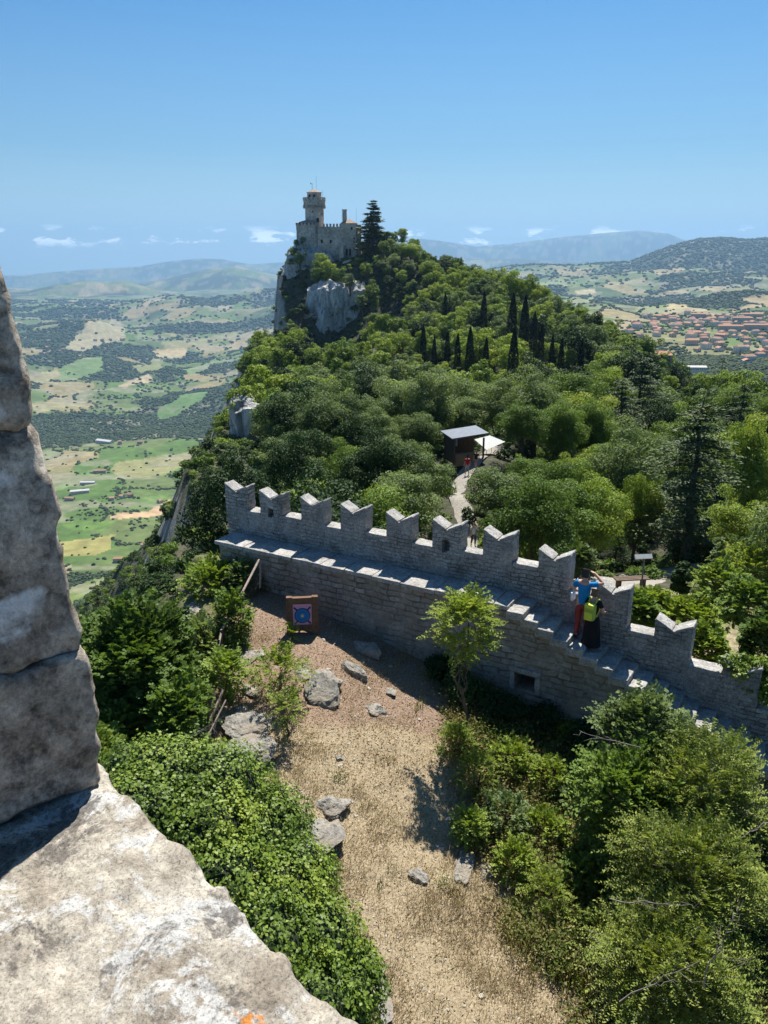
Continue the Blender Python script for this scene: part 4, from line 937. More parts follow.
col = t.mix(t.math('MULTIPLY', patch, t.ramp(b, [(.34, .35), (.5, .9)])), col, t.ramp(c_, [(.3, (.72, .71, .68)), (.7, (.92, .91, .88))]))
t.set('Base Color', col); t.set('Roughness', .95); t.b.inputs['Specular IOR Level'].default_value = .1
t.bump(t.math('ADD', t.math('MULTIPLY', b, 1.3), t.math('MULTIPLY', c_, .6)), .8, .010)
M['lichen_shaded'] = t.m
C0 = np.array([-.245, .598]); ang = math.atan2(-.23, .221)
PAR = empty('stone_parapet', (C0[0], C0[1], -.45), ang); tag(PAR, 'weathered lichen covered parapet stones close to the viewer, one flat and sunlit', 'parapet')
def chunky(size, center, res, amp, freq, seed, bev, mat, taper=None, top=1.0):
    bm = bmesh.new(); box(bm, center, size); me = bm_mesh(bm, 'stone', mat)
    bm = bmesh.new(); bm.from_mesh(me)
    if taper:
        for v in bm.verts:
            if v.co.z > center[2]: v.co.x += taper
    bmesh.ops.bevel(bm, geom=bm.edges[:], offset=bev, segments=3, affect='EDGES', profile=.55)
    for _ in range(8):
        es = [e for e in bm.edges if e.calc_length() > res]
        if not es: break
        bmesh.ops.subdivide_edges(bm, edges=es, cuts=1, use_grid_fill=True)
    bmesh.ops.triangulate(bm, faces=[f for f in bm.faces if len(f.verts) > 4]); bm.normal_update()
    co = np.array([v.co[:] for v in bm.verts]); no = np.array([v.normal[:] for v in bm.verts])
    d = fbm(co[:, 0] * freq, co[:, 1] * freq, co[:, 2] * freq, 6, .52, seed)
    edge = 1 + 1.1 * (np.abs(no).max(1) < .96)
    if amp > .003 and amp < .01: d = d + (fbm(co[:, 0] * 55, co[:, 1] * 55, co[:, 2] * 55, 3, .6, seed + 40) * .0011 - sstep(.40, .62, vnoise(co[:, 0] * 38, co[:, 1] * 38, co[:, 2] * 38, seed + 50)) * .0022 - sstep(.35, .6, vnoise(co[:, 0] * 14, co[:, 1] * 22, co[:, 2] * 30, seed + 60)) * .0018) / amp
    co = co + no * (d * amp * edge)[:, None]
    for v, c in zip(bm.verts, co): v.co = c
    bm.to_mesh(me); bm.free(); me.update(); me.polygons.foreach_set('use_smooth', np.ones(len(me.polygons), bool)); return me
# local frame: x along the parapet (towards lower right of the picture), y outward
link('sill_stone', chunky((1.12, .72, .20), (.42, -.355, -.105), .0052, .0036, 9, 3, .007, M['lichen']), PAR)
link('merlon_stone', chunky((.62, .60, .128), (-.318, -.300, .062), .007, .0042, 10, 11, .008, M['lichen_shaded'], -.004), PAR)
link('merlon_stone', chunky((.62, .60, .195), (-.324, -.303, .224), .007, .0045, 8, 12, .010, M['lichen_shaded'], -.012), PAR)
link('merlon_stone', chunky((.62, .60, .134), (-.337, -.310, .390), .007, .0048, 9, 13, .011, M['lichen_shaded'], -.010), PAR)
link('lower_stone', chunky((1.6, .66, .30), (.2, -.36, -.36), .03, .006, 6, 14, .012, M['lichen_shaded']), PAR)
link('tower_wall', chunky((3.4, .8, 13.0), (.0, -.46, -7.02), .5, .03, 1, 15, .02, M['wall_stone']), PAR)
# ------------------------------------------------------------ castle on the far crag
M['castle'] = stone_mat('castle_stone', ((.26, .22, .18), (.44, .38, .31), (.60, .53, .44)), .12, None, .25, bump=.8, bdist=.25)
M['dark'] = plain('dark_opening', (.016, .015, .014), .9, 0, .1)
M['castle_roof'] = plain('old_roof_tiles', (.30, .22, .16), .9, 0, .3, 1.5)
M['iron'] = plain('dark_iron', (.05, .05, .05), .6, .6, .2)
def cz(zx, zy): return (zx - 172) * .078, (440 - zy) * .078
c0 = P(270 + 172 / 6.4, 180 + 440 / 6.4, 400)
CA = empty('castle', tuple(c0)); tag(CA, 'old stone castle with a tall battlemented tower on top of the far crag', 'castle')
def poly(cx, cy_, r, n, a0=0.0): return [(cx + r * math.cos(a0 + 2 * math.pi * i / n), cy_ + r * math.sin(a0 + 2 * math.pi * i / n)) for i in range(n)]
def cprism(name, pts, z0, z1, mat=None, parent=None, rough=True):
    bm = bmesh.new(); prism(bm, pts, 'z', z0, z1); me = bm_mesh(bm, name, mat or M['castle'])
    if rough: roughen(me, 1.1, .10, .6, len(name))
    return link(name, me, parent or CA)
def cone_roof(name, pts, z0, apex, parent=None):
    bm = bmesh.new(); A = [bm.verts.new((p[0], p[1], z0)) for p in pts]; t_ = bm.verts.new(apex); bm.faces.new(A[::-1])
    for i in range(len(A)): bm.faces.new((A[i], A[(i + 1) % len(A)], t_))
    return link(name, bm_mesh(bm, name, M['castle_roof']), parent or CA)
def teeth(name, pts, z0, h, w, gap, th, parent=None):
    """merlons walking round an outline: one mesh, one pattern of the battlement"""
    bm = bmesh.new(); n = len(pts)
    for i in range(n):
        a, b = np.array(pts[i]), np.array(pts[(i + 1) % n]); L = np.linalg.norm(b - a); k = max(int(round(L / (w + gap))), 1); an = math.atan2(b[1] - a[1], b[0] - a[0])
        for j in range(k):
            c = a + (b - a) * (j + .5) / k; box(bm, (c[0], c[1], z0 + h / 2), (L / k * w / (w + gap), th, h), an)
    return link(name, bm_mesh(bm, name, M['castle']), parent or CA)
def cwin(x, z, w, h, y, parent, nm='window'):
    bm = bmesh.new(); prism(bm, [(x - w / 2, z - h / 2), (x + w / 2, z - h / 2), (x + w / 2, z + h / 2 - w * .2), (x, z + h / 2), (x - w / 2, z + h / 2 - w * .2)], 'y', y - .12, y + .4); return link(nm, bm_mesh(bm, nm, M['dark']), parent)
# bastion
bp = [(0, .5), (9.2, -1.0), (11.0, 1.2), (11.0, 9), (1.5, 10), (-.4, 5)]
b_ = cprism('bastion', bp, -5, 11.2); bp2 = [(-.25, .2), (9.3, -1.35), (11.4, 1.0), (11.3, 9.3), (1.3, 10.4), (-.8, 5)]
teeth('battlement', bp, 11.1, 1.1, 1.0, .8, .6, b_)
cone_roof('roof', bp2, 12.15, (7.0, 4.5, 14.3))
cwin(2.2, 2.9, .9, 1.4, .15, b_)
# main tower
tc = (8.75, 6.8)
tw_ = cprism('tower', poly(*tc, 4.9, 8, math.pi / 8), -3, 20.2); hp_ = poly(*tc, 5.75, 8, math.pi / 8)
bm = bmesh.new()
for i in range(8):
    a, b = np.array(hp_[i]), np.array(hp_[(i + 1) % 8])
    for j in range(4):
        c = a + (b - a) * (j + .5) / 4; d_ = unit(c - np.array(tc)); c = c - d_ * .35; box(bm, (c[0], c[1], 19.9), (.45, 1.2, 1.4), math.atan2(b[1] - a[1], b[0] - a[0]))
link('corbels', bm_mesh(bm, 'corbels', M['castle']), tw_)
cprism('tower_head', hp_, 20.5, 22.9, None, tw_); teeth('battlement', hp_, 22.8, 1.45, 1.25, .75, .6, tw_)
dr = cprism('drum', poly(*tc, 3.75, 8, math.pi / 8), 22.8, 26.6, None, tw_); cone_roof('roof', poly(*tc, 4.2, 8, math.pi / 8), 26.6, (*tc, 28.2))
for x in (6.7, 9.0): cwin(x, 24.9, .9, 1.2, tc[1] - 3.5, dr)
for x, z in ((10.6, 13.6), (8.2, 17.5)): cwin(x, z, 1.3 if z < 15 else .5, 2.0 if z < 15 else 1.0, tc[1] - 4.5, tw_)
bm = bmesh.new(); cyl(bm, (7.9, tc[1], 28), (7.9, tc[1], 30.9), .09); box(bm, (7.5, tc[1], 30.6), (1.0, .1, .18)); box(bm, (7.15, tc[1], 30.95), (.25, .1, .55)); link('weather_vane', bm_mesh(bm, 'weather_vane', M['iron']), CA)
for x, z in ((9.9, 34.4), (29.6, 19.8), (22.4, 18.0), (13.0, 28)):
    bm = bmesh.new(); cyl(bm, (x, tc[1] + 1, 8), (x, tc[1] + 1, z), .07, .04, 6); link('mast', bm_mesh(bm, 'mast', M['iron']), CA)
# curtain wall
cw = cprism('curtain_wall', [(10.5, -.2), (22.6, -.6), (22.6, 1.0), (10.5, 1.2)], -6, 10.4); cprism('inner_building', [(11, 3), (22, 3), (22, 9), (11, 9)], -3, 9.6)
bm = bmesh.new()
for i in range(6): x = 13.7 + i * 1.65; box(bm, (x, .1, 11.1), (1.0, .8, 1.4)); 
link('battlement', bm_mesh(bm, 'battlement', M['castle']), cw)
for x in (12.6, 17.0, 20.8): cwin(x, 3.5, .85, 1.7, -.35, cw)
# keep on the right, its chimney and wing
kp = cprism('keep', [(22.3, -1.6), (29.8, -2.2), (30.2, 6), (22.3, 6)], -7, 12.0); cone_roof('roof', [(21.9, -2.1), (30.3, -2.7), (30.6, 6.4), (21.9, 6.4)], 12.0, (26.0, 2.0, 14.2))
cprism('wing', [(29.6, 0), (32.2, .4), (32.2, 6), (29.6, 6)], -5, 11.4)
cprism('chimney', [(23.0, 0), (25.1, 0), (25.1, 2), (23.0, 2)], 9, 18.0); bm = bmesh.new(); box(bm, (24.05, 1, 18.2), (2.5, 2.4, .5)); link('chimney_cap', bm_mesh(bm, 'chimney_cap', M['castle']), CA)
for x, z, w, h in ((29.0, 3.6, 1.0, 3.2), (25.0, -1.6, 1.0, 3.2), (26.7, -1.6, 1.0, 3.2), (27.6, 9.6, .9, 1.4)): cwin(x, z, w, h, -2.0, kp)
M['pale_wall'] = plain('pale_render', (.50, .45, .38), .9, 0, .2, .5)
bm = bmesh.new(); prism(bm, [(21.4, -10), (23.6, -10), (23.6, 1.0), (22.9, 1.6), (21.6, -.6)], 'y', -6.5, -2.5); me = bm_mesh(bm, 'buttress', M['pale_wall']); roughen(me, 1, .1, .7, 3); link('buttress', me, CA)
bm = bmesh.new(); prism(bm, [(23.4, -9.6), (29.6, -9.0), (29.6, -5.2), (27, -5.0), (23.4, -6.2)], 'y', -11, -2.3); me = bm_mesh(bm, 'terrace', M['pale_wall']); roughen(me, 1.2, .25, .4, 8); link('terrace', me, CA)
tp_ = P(362, 284, 380); bm = bmesh.new(); box(bm, (0, 0, 0), (10, 1.2, 4.2)); box(bm, (0, -.1, 2.2), (10.4, 1.6, .3)); me = bm_mesh(bm, 'terrace_wall', M['castle']); roughen(me, 1, .12, .7, 4)
o = link('retaining_wall', me, None, tuple(tp_ + [0, 0, -1.0]), .1); tag(o, 'low brown retaining wall among trees below the castle', 'wall')

# ------------------------------------------------------------ crags (part of the land)
def crag(name, c, size, rz, seed, res=.9, amp=2.2, lean=0.0, label=None):
    bm = bmesh.new(); bmesh.ops.create_cube(bm, size=1.0); bmesh.ops.subdivide_edges(bm, edges=bm.edges[:], cuts=int(min(max(max(size) / res, 8), 60)), use_grid_fill=True)
    co = np.array([v.co[:] for v in bm.verts]); r = np.linalg.norm(co, axis=1, keepdims=True); sph = co / r * .5; co = (co * .62 + sph * .55); co[:, :2] *= (1 - .42 * np.clip(co[:, 2:3] + .2, 0, 1)); co = co * np.array(size); bm.free()
    n = unit(co * (1 / np.array(size)) ** 2)
    d = fbm(co[:, 0] / 7, co[:, 1] / 7, co[:, 2] / 22, 3, .55, seed) * amp * 1.3 + (1 - np.abs(vnoise(co[:, 0] / 3.1, co[:, 1] / 3.1, co[:, 2] / 14, seed + 5))) * amp * .9 + fbm(co[:, 0] / 1.6, co[:, 1] / 1.6, co[:, 2] / 2.2, 3, .6, seed + 9) * amp * .22
    co = co + n * d[:, None]; co[:, 1] += co[:, 2] * lean
    bm = bmesh.new(); bmesh.ops.create_cube(bm, size=1.0); bmesh.ops.subdivide_edges(bm, edges=bm.edges[:], cuts=int(min(max(max(size) / res, 8), 60)), use_grid_fill=True)
    for v, q_ in zip(bm.verts, co): v.co = q_
    me = bm_mesh(bm, name, M['cliff']); o = link(name, me, None, tuple(c), rz); tag(o, label, 'cliff', kind='structure'); return o
t = NT('cliff_rock'); oc = t.coord('Object', (1, 1, .3)); a = t.noise(oc, .35, 8, .72, .4); b = t.noise(oc, 2.2, 6, .7)
c = t.ramp(a, [(.30, (.09, .085, .075)), (.40, (.30, .29, .26)), (.52, (.50, .485, .45)), (.68, (.66, .64, .60))]); c = t.mix(.6, c, t.ramp(b, [(.3, .6), (.7, 1.3)]), 'MULTIPLY')
g = t.noise(t.coord(), .5, 6, .7); c = t.mix(t.ramp(g, [(.56, 0.0), (.64, .8)]), c, (.035, .05, .02)); t.set('Base Color', c); t.set('Roughness', .95); t.bump(t.math('ADD', a, b), 1.0, .5); M['cliff'] = t.m
def Pc(px, py, d): return P(px, py, d)
crag('cliff', Pc(300, 286, 402) + [0, 2, 0], (12, 14, 34), .15, 1, amp=2.0, label='sheer dark cliff under the left corner of the castle')
crag('cliff', Pc(318, 275, 401) + [0, 3, -2], (16, 14, 22), .1, 2, amp=1.8, label='shaded rock bearing the castle walls')
crag('cliff', Pc(322, 318, 383) + [0, 0, 0], (14, 12, 26), -.2, 3, amp=1.8, label='grey rock face right of the deep shaded gully')
crag('cliff', Pc(344, 324, 381) + [0, -2, 1], (23, 13, 29), .25, 4, amp=2.0, label='pale grey slanting rock face below the castle terrace')
0 and crag('cliff', Pc(393, 305, 360), (7, 8, 14), .5, 5, amp=1.2, label='small pale crag among trees right of the big cliffs')
crag('cliff', Pc(246, 462, 142), (5.5, 8, 20), .2, 6, res=.5, amp=1.9, label='pale cliff face below the left edge of the wood')
0 and crag('cliff', Pc(238, 428, 158), (7, 9, 17), .1, 7, res=.5, amp=1.3, label='darker cliff shoulder at the left edge of the ridge')
0 and crag('cliff', Pc(244, 345, 290), (8, 12, 15), .1, 8, amp=1.6, label='small crag at the brink far up the left edge')
0 and crag('cliff', Pc(168, 640, 62), (5, 8, 20), .1, 9, res=.5, amp=1.0, label='shaded rock rib on the wooded steep side')
# bushes and small trees that cling to the crags and ring the castle
for k, (px, py, d, r, kd) in enumerate([(294, 252, 393, 6, 'broad'), (290, 262, 394, 6, 'grey'), (300, 262, 390, 7, 'broad'), (303, 240, 392, 4, 'grey'), (296, 243, 394, 4, 'broad'), (322, 262, 388, 10, 'bright'), (330, 270, 380, 9, 'bright'), (318, 276, 380, 9, 'broad'), (340, 278, 372, 8, 'broad'), (350, 280, 368, 8, 'grey'), 
                                        (362, 300, 364, 8, 'grey'), (372, 296, 366, 9, 'broad'), (296, 336, 352, 9, 'broad'), (330, 352, 346, 9, 'grey'), (350, 350, 346, 9, 'broad'), (368, 335, 350, 9, 'broad'), (372, 318, 356, 8, 'grey'), (386, 330, 345, 9, 'broad'),
                                        (358, 262, 388, 7, 'broad'), (366, 250, 396, 8, 'broad'), (383, 240, 396, 9, 'grey'), (392, 238, 398, 9, 'broad'), (378, 262, 384, 8, 'bright'), (366, 272, 378, 7, 'broad'), 
                                        (252, 400, 150, 16, 'broad'), (236, 398, 160, 14, 'grey'), (226, 430, 152, 14, 'broad'), (266, 420, 140, 17, 'grey'), (262, 470, 118, 17, 'broad'), (226, 468, 130, 16, 'broad'), (212, 490, 118, 16, 'pine'), (232, 495, 100, 18, 'grey'), (200, 520, 100, 18, 'broad'), (205, 560, 62, 22, 'grey'), (182, 560, 70, 24, 'pine'), (160, 585, 66, 26, 'pine'), (186, 600, 46, 26, 'broad'), (140, 615, 60, 28, 'pine'), (120, 640, 56, 30, 'broad'), (150, 640, 40, 28, 'pine'), (100, 620, 80, 24, 'pine')]):
    c = P(px, py, d); sc = r / FPX * d / 3.0
    if kd == 'pine': o = two_part('pine_tree', HI['pine'][k % 3], (c[0], c[1], c[2] - 8 * sc), k * 1.3, sc * 1.1, 'dark conifer clinging to the steep slope below the cliff edge' if py > 480 else 'dark conifer beside the cliff', 'tree', 'trees clinging to the crags')
    elif d > 125: o = link('deciduous_tree', LOW[kd][k % 3], None, (c[0], c[1], c[2] - 4.8 * sc), k * 1.3); o.scale = (sc,) * 3; tag(o, {'broad': 'mid green', 'grey': 'greyish green', 'bright': 'bright green'}[kd] + (' small tree clinging to the crag under the castle' if d > 300 else ' small tree growing on the cliff at the left brink'), 'tree', 'trees clinging to the crags')
    else: two_part('deciduous_tree', HI[kd][k % 3], (c[0], c[1], c[2] - 4.8 * sc), k * 1.3, sc, {'broad': 'mid green', 'grey': 'greyish green', 'bright': 'bright green'}[kd] + ' tree on the brink left of the battlemented wall', 'tree', 'trees clinging to the crags')

# ------------------------------------------------------------ houses of the valley
M['plaster'] = plain('cream_plaster', (.55, .49, .40), .9, 0, .12, .3); M['plaster_w'] = plain('white_plaster', (.72, .70, .66), .9, 0, .08, .3); M['tile'] = plain('terracotta_tiles', (.30, .17, .12), .9, 0, .3, .6); M['tile_o'] = plain('orange_tiles', (.38, .20, .13), .9, 0, .25, .6); M['grey_roof'] = plain('grey_roof', (.42, .41, .40), .8, 0, .15, .4)
def house_proto(L, Wd, H, rh, wall, roof, hip=0.0):
    bm = bmesh.new(); prism(bm, [(-Wd / 2, -4), (Wd / 2, -4), (Wd / 2, H), (0, H + rh * .93), (-Wd / 2, H)] if not hip else [(-Wd / 2, -4), (Wd / 2, -4), (Wd / 2, H), (-Wd / 2, H)], 'y', -L / 2, L / 2); w = bm_mesh(bm, 'wall', wall)
    bm = bmesh.new(); e = .6; hh = L * hip / 2
    v = [bm.verts.new(p) for p in ((-Wd / 2 - e, -L / 2 - e, H - .1), (Wd / 2 + e, -L / 2 - e, H - .1), (Wd / 2 + e, L / 2 + e, H - .1), (-Wd / 2 - e, L / 2 + e, H - .1), (0, -L / 2 - e + hh, H + rh + .15), (0, L / 2 + e - hh, H + rh + .15))]
    for f in ((0, 1, 4), (1, 2, 5, 4), (2, 3, 5), (3, 0, 4, 5), (0, 3, 2, 1)): bm.faces.new([v[i] for i in f])
    rf = bm_mesh(bm, 'roof', roof)
    bm = bmesh.new(); nf = max(int(H // 2.9), 1)
    for fl in range(nf):
        for j in range(int(L // 3.2)):
            y = -L / 2 + 1.8 + j * 3.2
            for sx in (-1, 1): box(bm, (sx * (Wd / 2), y, 1.7 + fl * 2.9), (.16, 1.0, 1.35))
        for x in (-Wd / 4, Wd / 4):
            for sy in (-1, 1): box(bm, (x, sy * L / 2, 1.7 + fl * 2.9), (1.0, .16, 1.35))
    wi = bm_mesh(bm, 'windows', M['dark']); return w, rf, wi
HP = [house_proto(12, 9, 6, 2.4, M['plaster'], M['tile'], .4), house_proto(16, 10, 8.5, 2.4, M['plaster_w'], M['tile'], .35), house_proto(20, 11, 9, 2.6, M['plaster'], M['tile_o'], .3), house_proto(11, 9, 5.5, 2.0, M['plaster_w'], M['tile_o'], .0),
      house_proto(46, 16, 6, 2.2, M['plaster_w'], M['grey_roof'], 0), house_proto(34, 13, 7, 2.5, M['plaster'], M['tile'], 0), house_proto(60, 13, 12, 2.8, M['plaster'], M['tile_o'], .1)]
def house(k, x, y, rz, sc, label, group, z=None, parts=True):
    z = float(Vfun(np.array([x]), np.array([y]))[0]) if z is None else z
    w, rf, wi = HP[k]; r = empty('house', (x, y, z), rz, sc); tag(r, label, 'house', group); wo = link('wall', w, r); link('windows', wi, wo); link('roof', rf, r); return r
def house_px(k, px, py, rz, sc, label, group=None, a=600, b=9000):
    p = hit(Vfun, px, py, a, b)
    return house(k, p[0], p[1], rz, sc, label, group, p[2] + 1)
house_px(4, 80, 493, 1.9, .95, 'long white farm shed with grey roof at the front of the farm complex', None)
house_px(5, 100, 473, 1.7, 1.0, 'pink roofed main building of the farm complex with the white road', None)
house_px(4, 88, 484, 1.6, .8, 'second white shed between the long shed and the pink roofed building', None)
house_px(5, 70, 500, 1.4, .7, 'small red roofed building left of the long white shed', None)
house_px(0, 130, 497, 1.0, 1.2, 'small house with grey pink roof right of the farm complex', None)
house_px(3, 112, 500, 1.8, 1.0, 'small pale house just below the farm complex', None)
house_px(2, 146, 548, 2.0, .95, 'pale roofed farmhouse above the two orange roofed ones', None, 500)
house_px(6, 140, 556, 1.75, .38, 'long orange roofed farmhouse at the foot of the ridge', None, 500)
house_px(2, 118, 562, 1.6, .8, 'farmhouse with faded orange roof and white wall at the foot of the ridge', None, 500)
house_px(5, 52, 528, .6, .8, 'pink roofed house beside the parapet edge in the valley', None, 500)
rg = np.random.default_rng(77); k = 0; pts_ = []
for _ in range(4000):
    if k >= 24: break
    px = rg.uniform(30, 235); py = 352 - (px - 30) * .03 + rg.normal(0, 5) - (8 if px > 90 else 0)
    if px > 110 and px < 140: py -= 1
    p = hit(Vfun, px, py, 2000, 9000, 800)
    if p is None or any((p[0] - a) ** 2 + (p[1] - b) ** 2 < 45 ** 2 for a, b in pts_): continue
    pts_.append((p[0], p[1])); house(int(rg.integers(0, 4)), p[0], p[1], rg.uniform(0, 3.1), 1.5, 'tiny pale house with reddish roof in the village strung along the left valley', 'village houses in the left valley', p[2] + 2); k += 1
for (px, py, w_) in ((172, 385, 1), (182, 387, 1), (160, 389, 0), (195, 391, 1), (215, 378, 0), (228, 372, 1), (60, 382, 0), (90, 402, 0), (105, 443, 4), (120, 444, 0), (140, 444, 0), (160, 503, 0), (175, 500, 3), (122, 498, 3), (196, 492, 3)): house_px(w_, px, py, px * .37, 1.3 if py < 450 else 1.0, 'lone pale house among the groves of the left valley', 'scattered houses in the left valley', 800)
k = 0; pts_ = []
for _ in range(9000):
    if k >= 120: break
    px = rg.uniform(628, 768 + 40); py = rg.uniform(314, 366)
    if py > 338 and px < 690: continue
    if py > 352 and px < 735: continue
    dens = math.exp(-((px - 690) / 60) ** 2 - ((py - 326) / 13) ** 2) + .35 * math.exp(-((py - 350) / 12) ** 2)
    if rg.random() > dens: continue
    p = hit(Vfun, px, py, 900, 6000, 800)
    if p is None or any((p[0] - a) ** 2 + (p[1] - b) ** 2 < 31 ** 2 for a, b in pts_): continue
    pts_.append((p[0], p[1])); house(int(rg.choice([0, 1, 3, 3, 1, 2])), p[0], p[1], rg.choice([.3, 1.8]) + rg.normal(0, .3), rg.uniform(.9, 1.3), 'small pale house with terracotta roof in the large village beyond the wood', 'village houses beyond the wood', p[2] + .3); k += 1
for (px, py) in ((742, 322), (755, 330), (730, 331), (752, 318), (700, 318)): house_px(6, px, py, 1.45, .9, 'long terracotta roofed apartment block at the upper right of the large village', 'long apartment blocks of the large village', 900)
def ridge_house(k, px, py, d, rz, sc, label):
    c = P(px, py, d); r = house(k, c[0], c[1], rz, sc, label, None, c[2] - 9 * sc); return r
ridge_house(2, 659, 354, 250, 1.3, .38, 'orange roofed house rising out of the wood on the skyline')
ridge_house(4, 693, 365, 260, 1.5, .18, 'flat pale grey roofed building beside the wood with a white wall')
ridge_house(3, 553, 412, 128, 1.0, .34, 'tiny orange roof half hidden by trees in the wood')
# ------------------------------------------------------------ path, kiosk and things behind the wall
M['path'] = (lambda t: (t.set('Base Color', t.ramp(t.noise(t.coord(), 5, 6, .7), [(.3, (.17, .15, .125)), (.55, (.28, .255, .215)), (.75, (.38, .35, .30))])), t.set('Roughness', .95), t.bump(t.noise(t.coord(), 14, 5), .5, .02), t.m)[-1])(NT('path_gravel'))
def ribbon(name, pts, w, mat, label, lift=.05, fun=ground_z, cat='path'):
    pts = np.array(pts, float); d = np.r_[0, np.cumsum(np.linalg.norm(np.diff(pts, axis=0), axis=1))]; t_ = np.arange(0, d[-1], .35)
    x = np.interp(t_, d, pts[:, 0]); y = np.interp(t_, d, pts[:, 1])
    for _ in range(6): x[1:-1] = (x[:-2] + 2 * x[1:-1] + x[2:]) / 4; y[1:-1] = (y[:-2] + 2 * y[1:-1] + y[2:]) / 4
    tx, ty = np.gradient(x), np.gradient(y); n = np.hypot(tx, ty); nx, ny = -ty / n, tx / n; us = np.linspace(-1, 1, 9); wv = w * (1 + .12 * fbm(t_ / 3, 0 * t_, 2, 2))
    X = x[:, None] + nx[:, None] * us * wv[:, None]; Y = y[:, None] + ny[:, None] * us * wv[:, None]; Z = fun(X, Y) + lift - .10 * (np.abs(us)[None] > .95)
    Zc_ = fun(x, y) + lift
    o = link(name, mesh_np(name, np.stack([X, Y, Z], -1).reshape(-1, 3), grid_faces(len(x), 9), mat, smooth=True)); tag(o, label, cat, kind='structure'); return o
def gp(px, py, a=26, b=120):
    p = hit(ground_z, px, py, a, b); return p
pp = [gp(495, 600, 26), gp(478, 556, 30), gp(474, 540, 30), gp(462, 505, 40), gp(455, 490, 40), gp(466, 472, 45), gp(484, 455, 45), gp(500, 446, 50)]
print('path', [None if p is None else [round(float(v), 1) for v in p] for p in pp])
pp = [p[:2] for p in pp if p is not None]
ribbon('path', pp, .85, M['path'], 'pale gravel path leading past the kiosk', .06)
q = [gp(*v) for v in ((560, 590), (600, 580), (640, 577), (680, 566), (720, 556), (780, 560))]; q = [p[:2] for p in q if p is not None]
print('clearing', [[round(float(v), 1) for v in p] for p in q])
ribbon('trodden_path', q, 1.9, M['path'], 'trodden stony path under the pines behind the wall', .05)
M['wood_dark'] = plain('dark_wood', (.11, .075, .05), .8, 0, .35, 8); M['metal_grey'] = plain('grey_sheet_metal', (.13, .145, .17), .55, .2, .15, 3); M['white_cloth'] = plain('white_canvas', (.80, .80, .78), .8, 0, .05, 3)
hb_ = gp(464, 462, 45); hz = float(hb_[2]); kx, ky = float(hb_[0]), float(hb_[1]); kd = proj(hb_)[2]; ks = kd / 72
KI = empty('kiosk', (kx, ky, hz), .25); tag(KI, 'wooden kiosk with a slightly tilted grey metal roof beside the path', 'kiosk')
h_roof = float((P(463, 432, kd) - hb_)[2]); print('kiosk depth', kd, 'roof', h_roof)
bm = bmesh.new(); prism(bm, [(-1.75, h_roof - .12), (1.75, h_roof + .22), (1.75, h_roof + .34), (-1.75, h_roof)], 'y', -1.5, 1.9); link('roof', bm_mesh(bm, 'roof', M['metal_grey']), KI)
for x in (-1.4, 1.4):
    for y in (-1.2, 1.5): bm = bmesh.new(); box(bm, (x, y, h_roof / 2 - .1), (.14, .14, h_roof - .1)); link('post', bm_mesh(bm, 'post', M['wood_dark']), KI)
bm = bmesh.new(); box(bm, (0, 1.45, h_roof / 2), (2.7, .08, h_roof - .3)); box(bm, (-1.35, .2, h_roof / 2), (.08, 2.4, h_roof - .3)); link('back_wall', bm_mesh(bm, 'back_wall', M['wood_dark']), KI)
bm = bmesh.new(); box(bm, (-.35, -1.15, .55), (1.9, .5, 1.1)); box(bm, (-.35, -1.2, 1.12), (2.1, .7, .06)); link('counter', bm_mesh(bm, 'counter', plain('counter_wood', (.25, .17, .10), .7)), KI)
bm = bmesh.new(); box(bm, (-.7, 1.30, 1.7), (.9, .1, .9)); link('poster', bm_mesh(bm, 'poster', plain('faded_poster', (.35, .45, .55), .7)), KI)
TE = empty('canopy_tent', (kx + 2.5, ky + 1.6, hz), .5, .72); tag(TE, 'white canvas canopy stretched beside the kiosk', 'canopy')
bm = bmesh.new(); zt = float((P(487, 437, kd + 2) - hb_)[2]) / .72
V = [bm.verts.new(p) for p in ((-1.5, -1.5, zt - .9), (1.6, -1.3, zt - .2), (1.5, 1.5, zt - .1), (-1.4, 1.4, zt - .1), (0, 0, zt + .55))]
for f in ((0, 1, 4), (1, 2, 4), (2, 3, 4), (3, 0, 4)): bm.faces.new([V[i] for i in f])
me = bm_mesh(bm, 'canvas', M['white_cloth']); o = link('canvas', me, TE); md = o.modifiers.new('s', 'SOLIDIFY'); md.thickness = .02
for (x, y) in ((-1.5, -1.5), (1.6, -1.3), (1.5, 1.5), (-1.4, 1.4)): bm = bmesh.new(); cyl(bm, (x, y, 0), (x, y, zt - .15 if x > 0 or y > 0 else zt - .9), .03, .03, 8); link('pole', bm_mesh(bm, 'pole', M['iron']), TE)
# sign, bench and post in the clearing
sg = gp(641, 590); S = empty('information_sign', tuple(sg), .1); tag(S, 'pale lectern sign on a thin post in the clearing behind the wall', 'sign')
sd = proj(sg)[2]; hs_ = 33 / FPX * sd / .92
bm = bmesh.new(); cyl(bm, (0, 0, 0), (0, 0, hs_ - .1), .035, .035, 8); link('post', bm_mesh(bm, 'post', M['metal_grey']), S)
bm = bmesh.new(); prism(bm, [(-.38, -.1), (.38, -.1), (.38, .1), (-.38, .1)], 'y', -.03, .03); bmesh.ops.rotate(bm, verts=bm.verts, cent=(0, 0, 0), matrix=Matrix.Rotation(-.7, 3, 'X')); bmesh.ops.translate(bm, verts=bm.verts, vec=(-.05, 0, hs_)); link('panel', bm_mesh(bm, 'panel', plain('sign_board', (.55, .56, .56), .5, 0, .1)), S)
b0 = gp(628, 588); B_ = empty('bench', tuple(b0), .12); tag(B_, 'dark wooden backless bench beside the sign in the clearing', 'bench')
for j in range(3): bm = bmesh.new(); box(bm, (.1, -.16 + j * .15, .45), (1.5, .12, .05)); me = bm_mesh(bm, 'seat_board', M['wood_dark']); link('seat_board', me, B_)
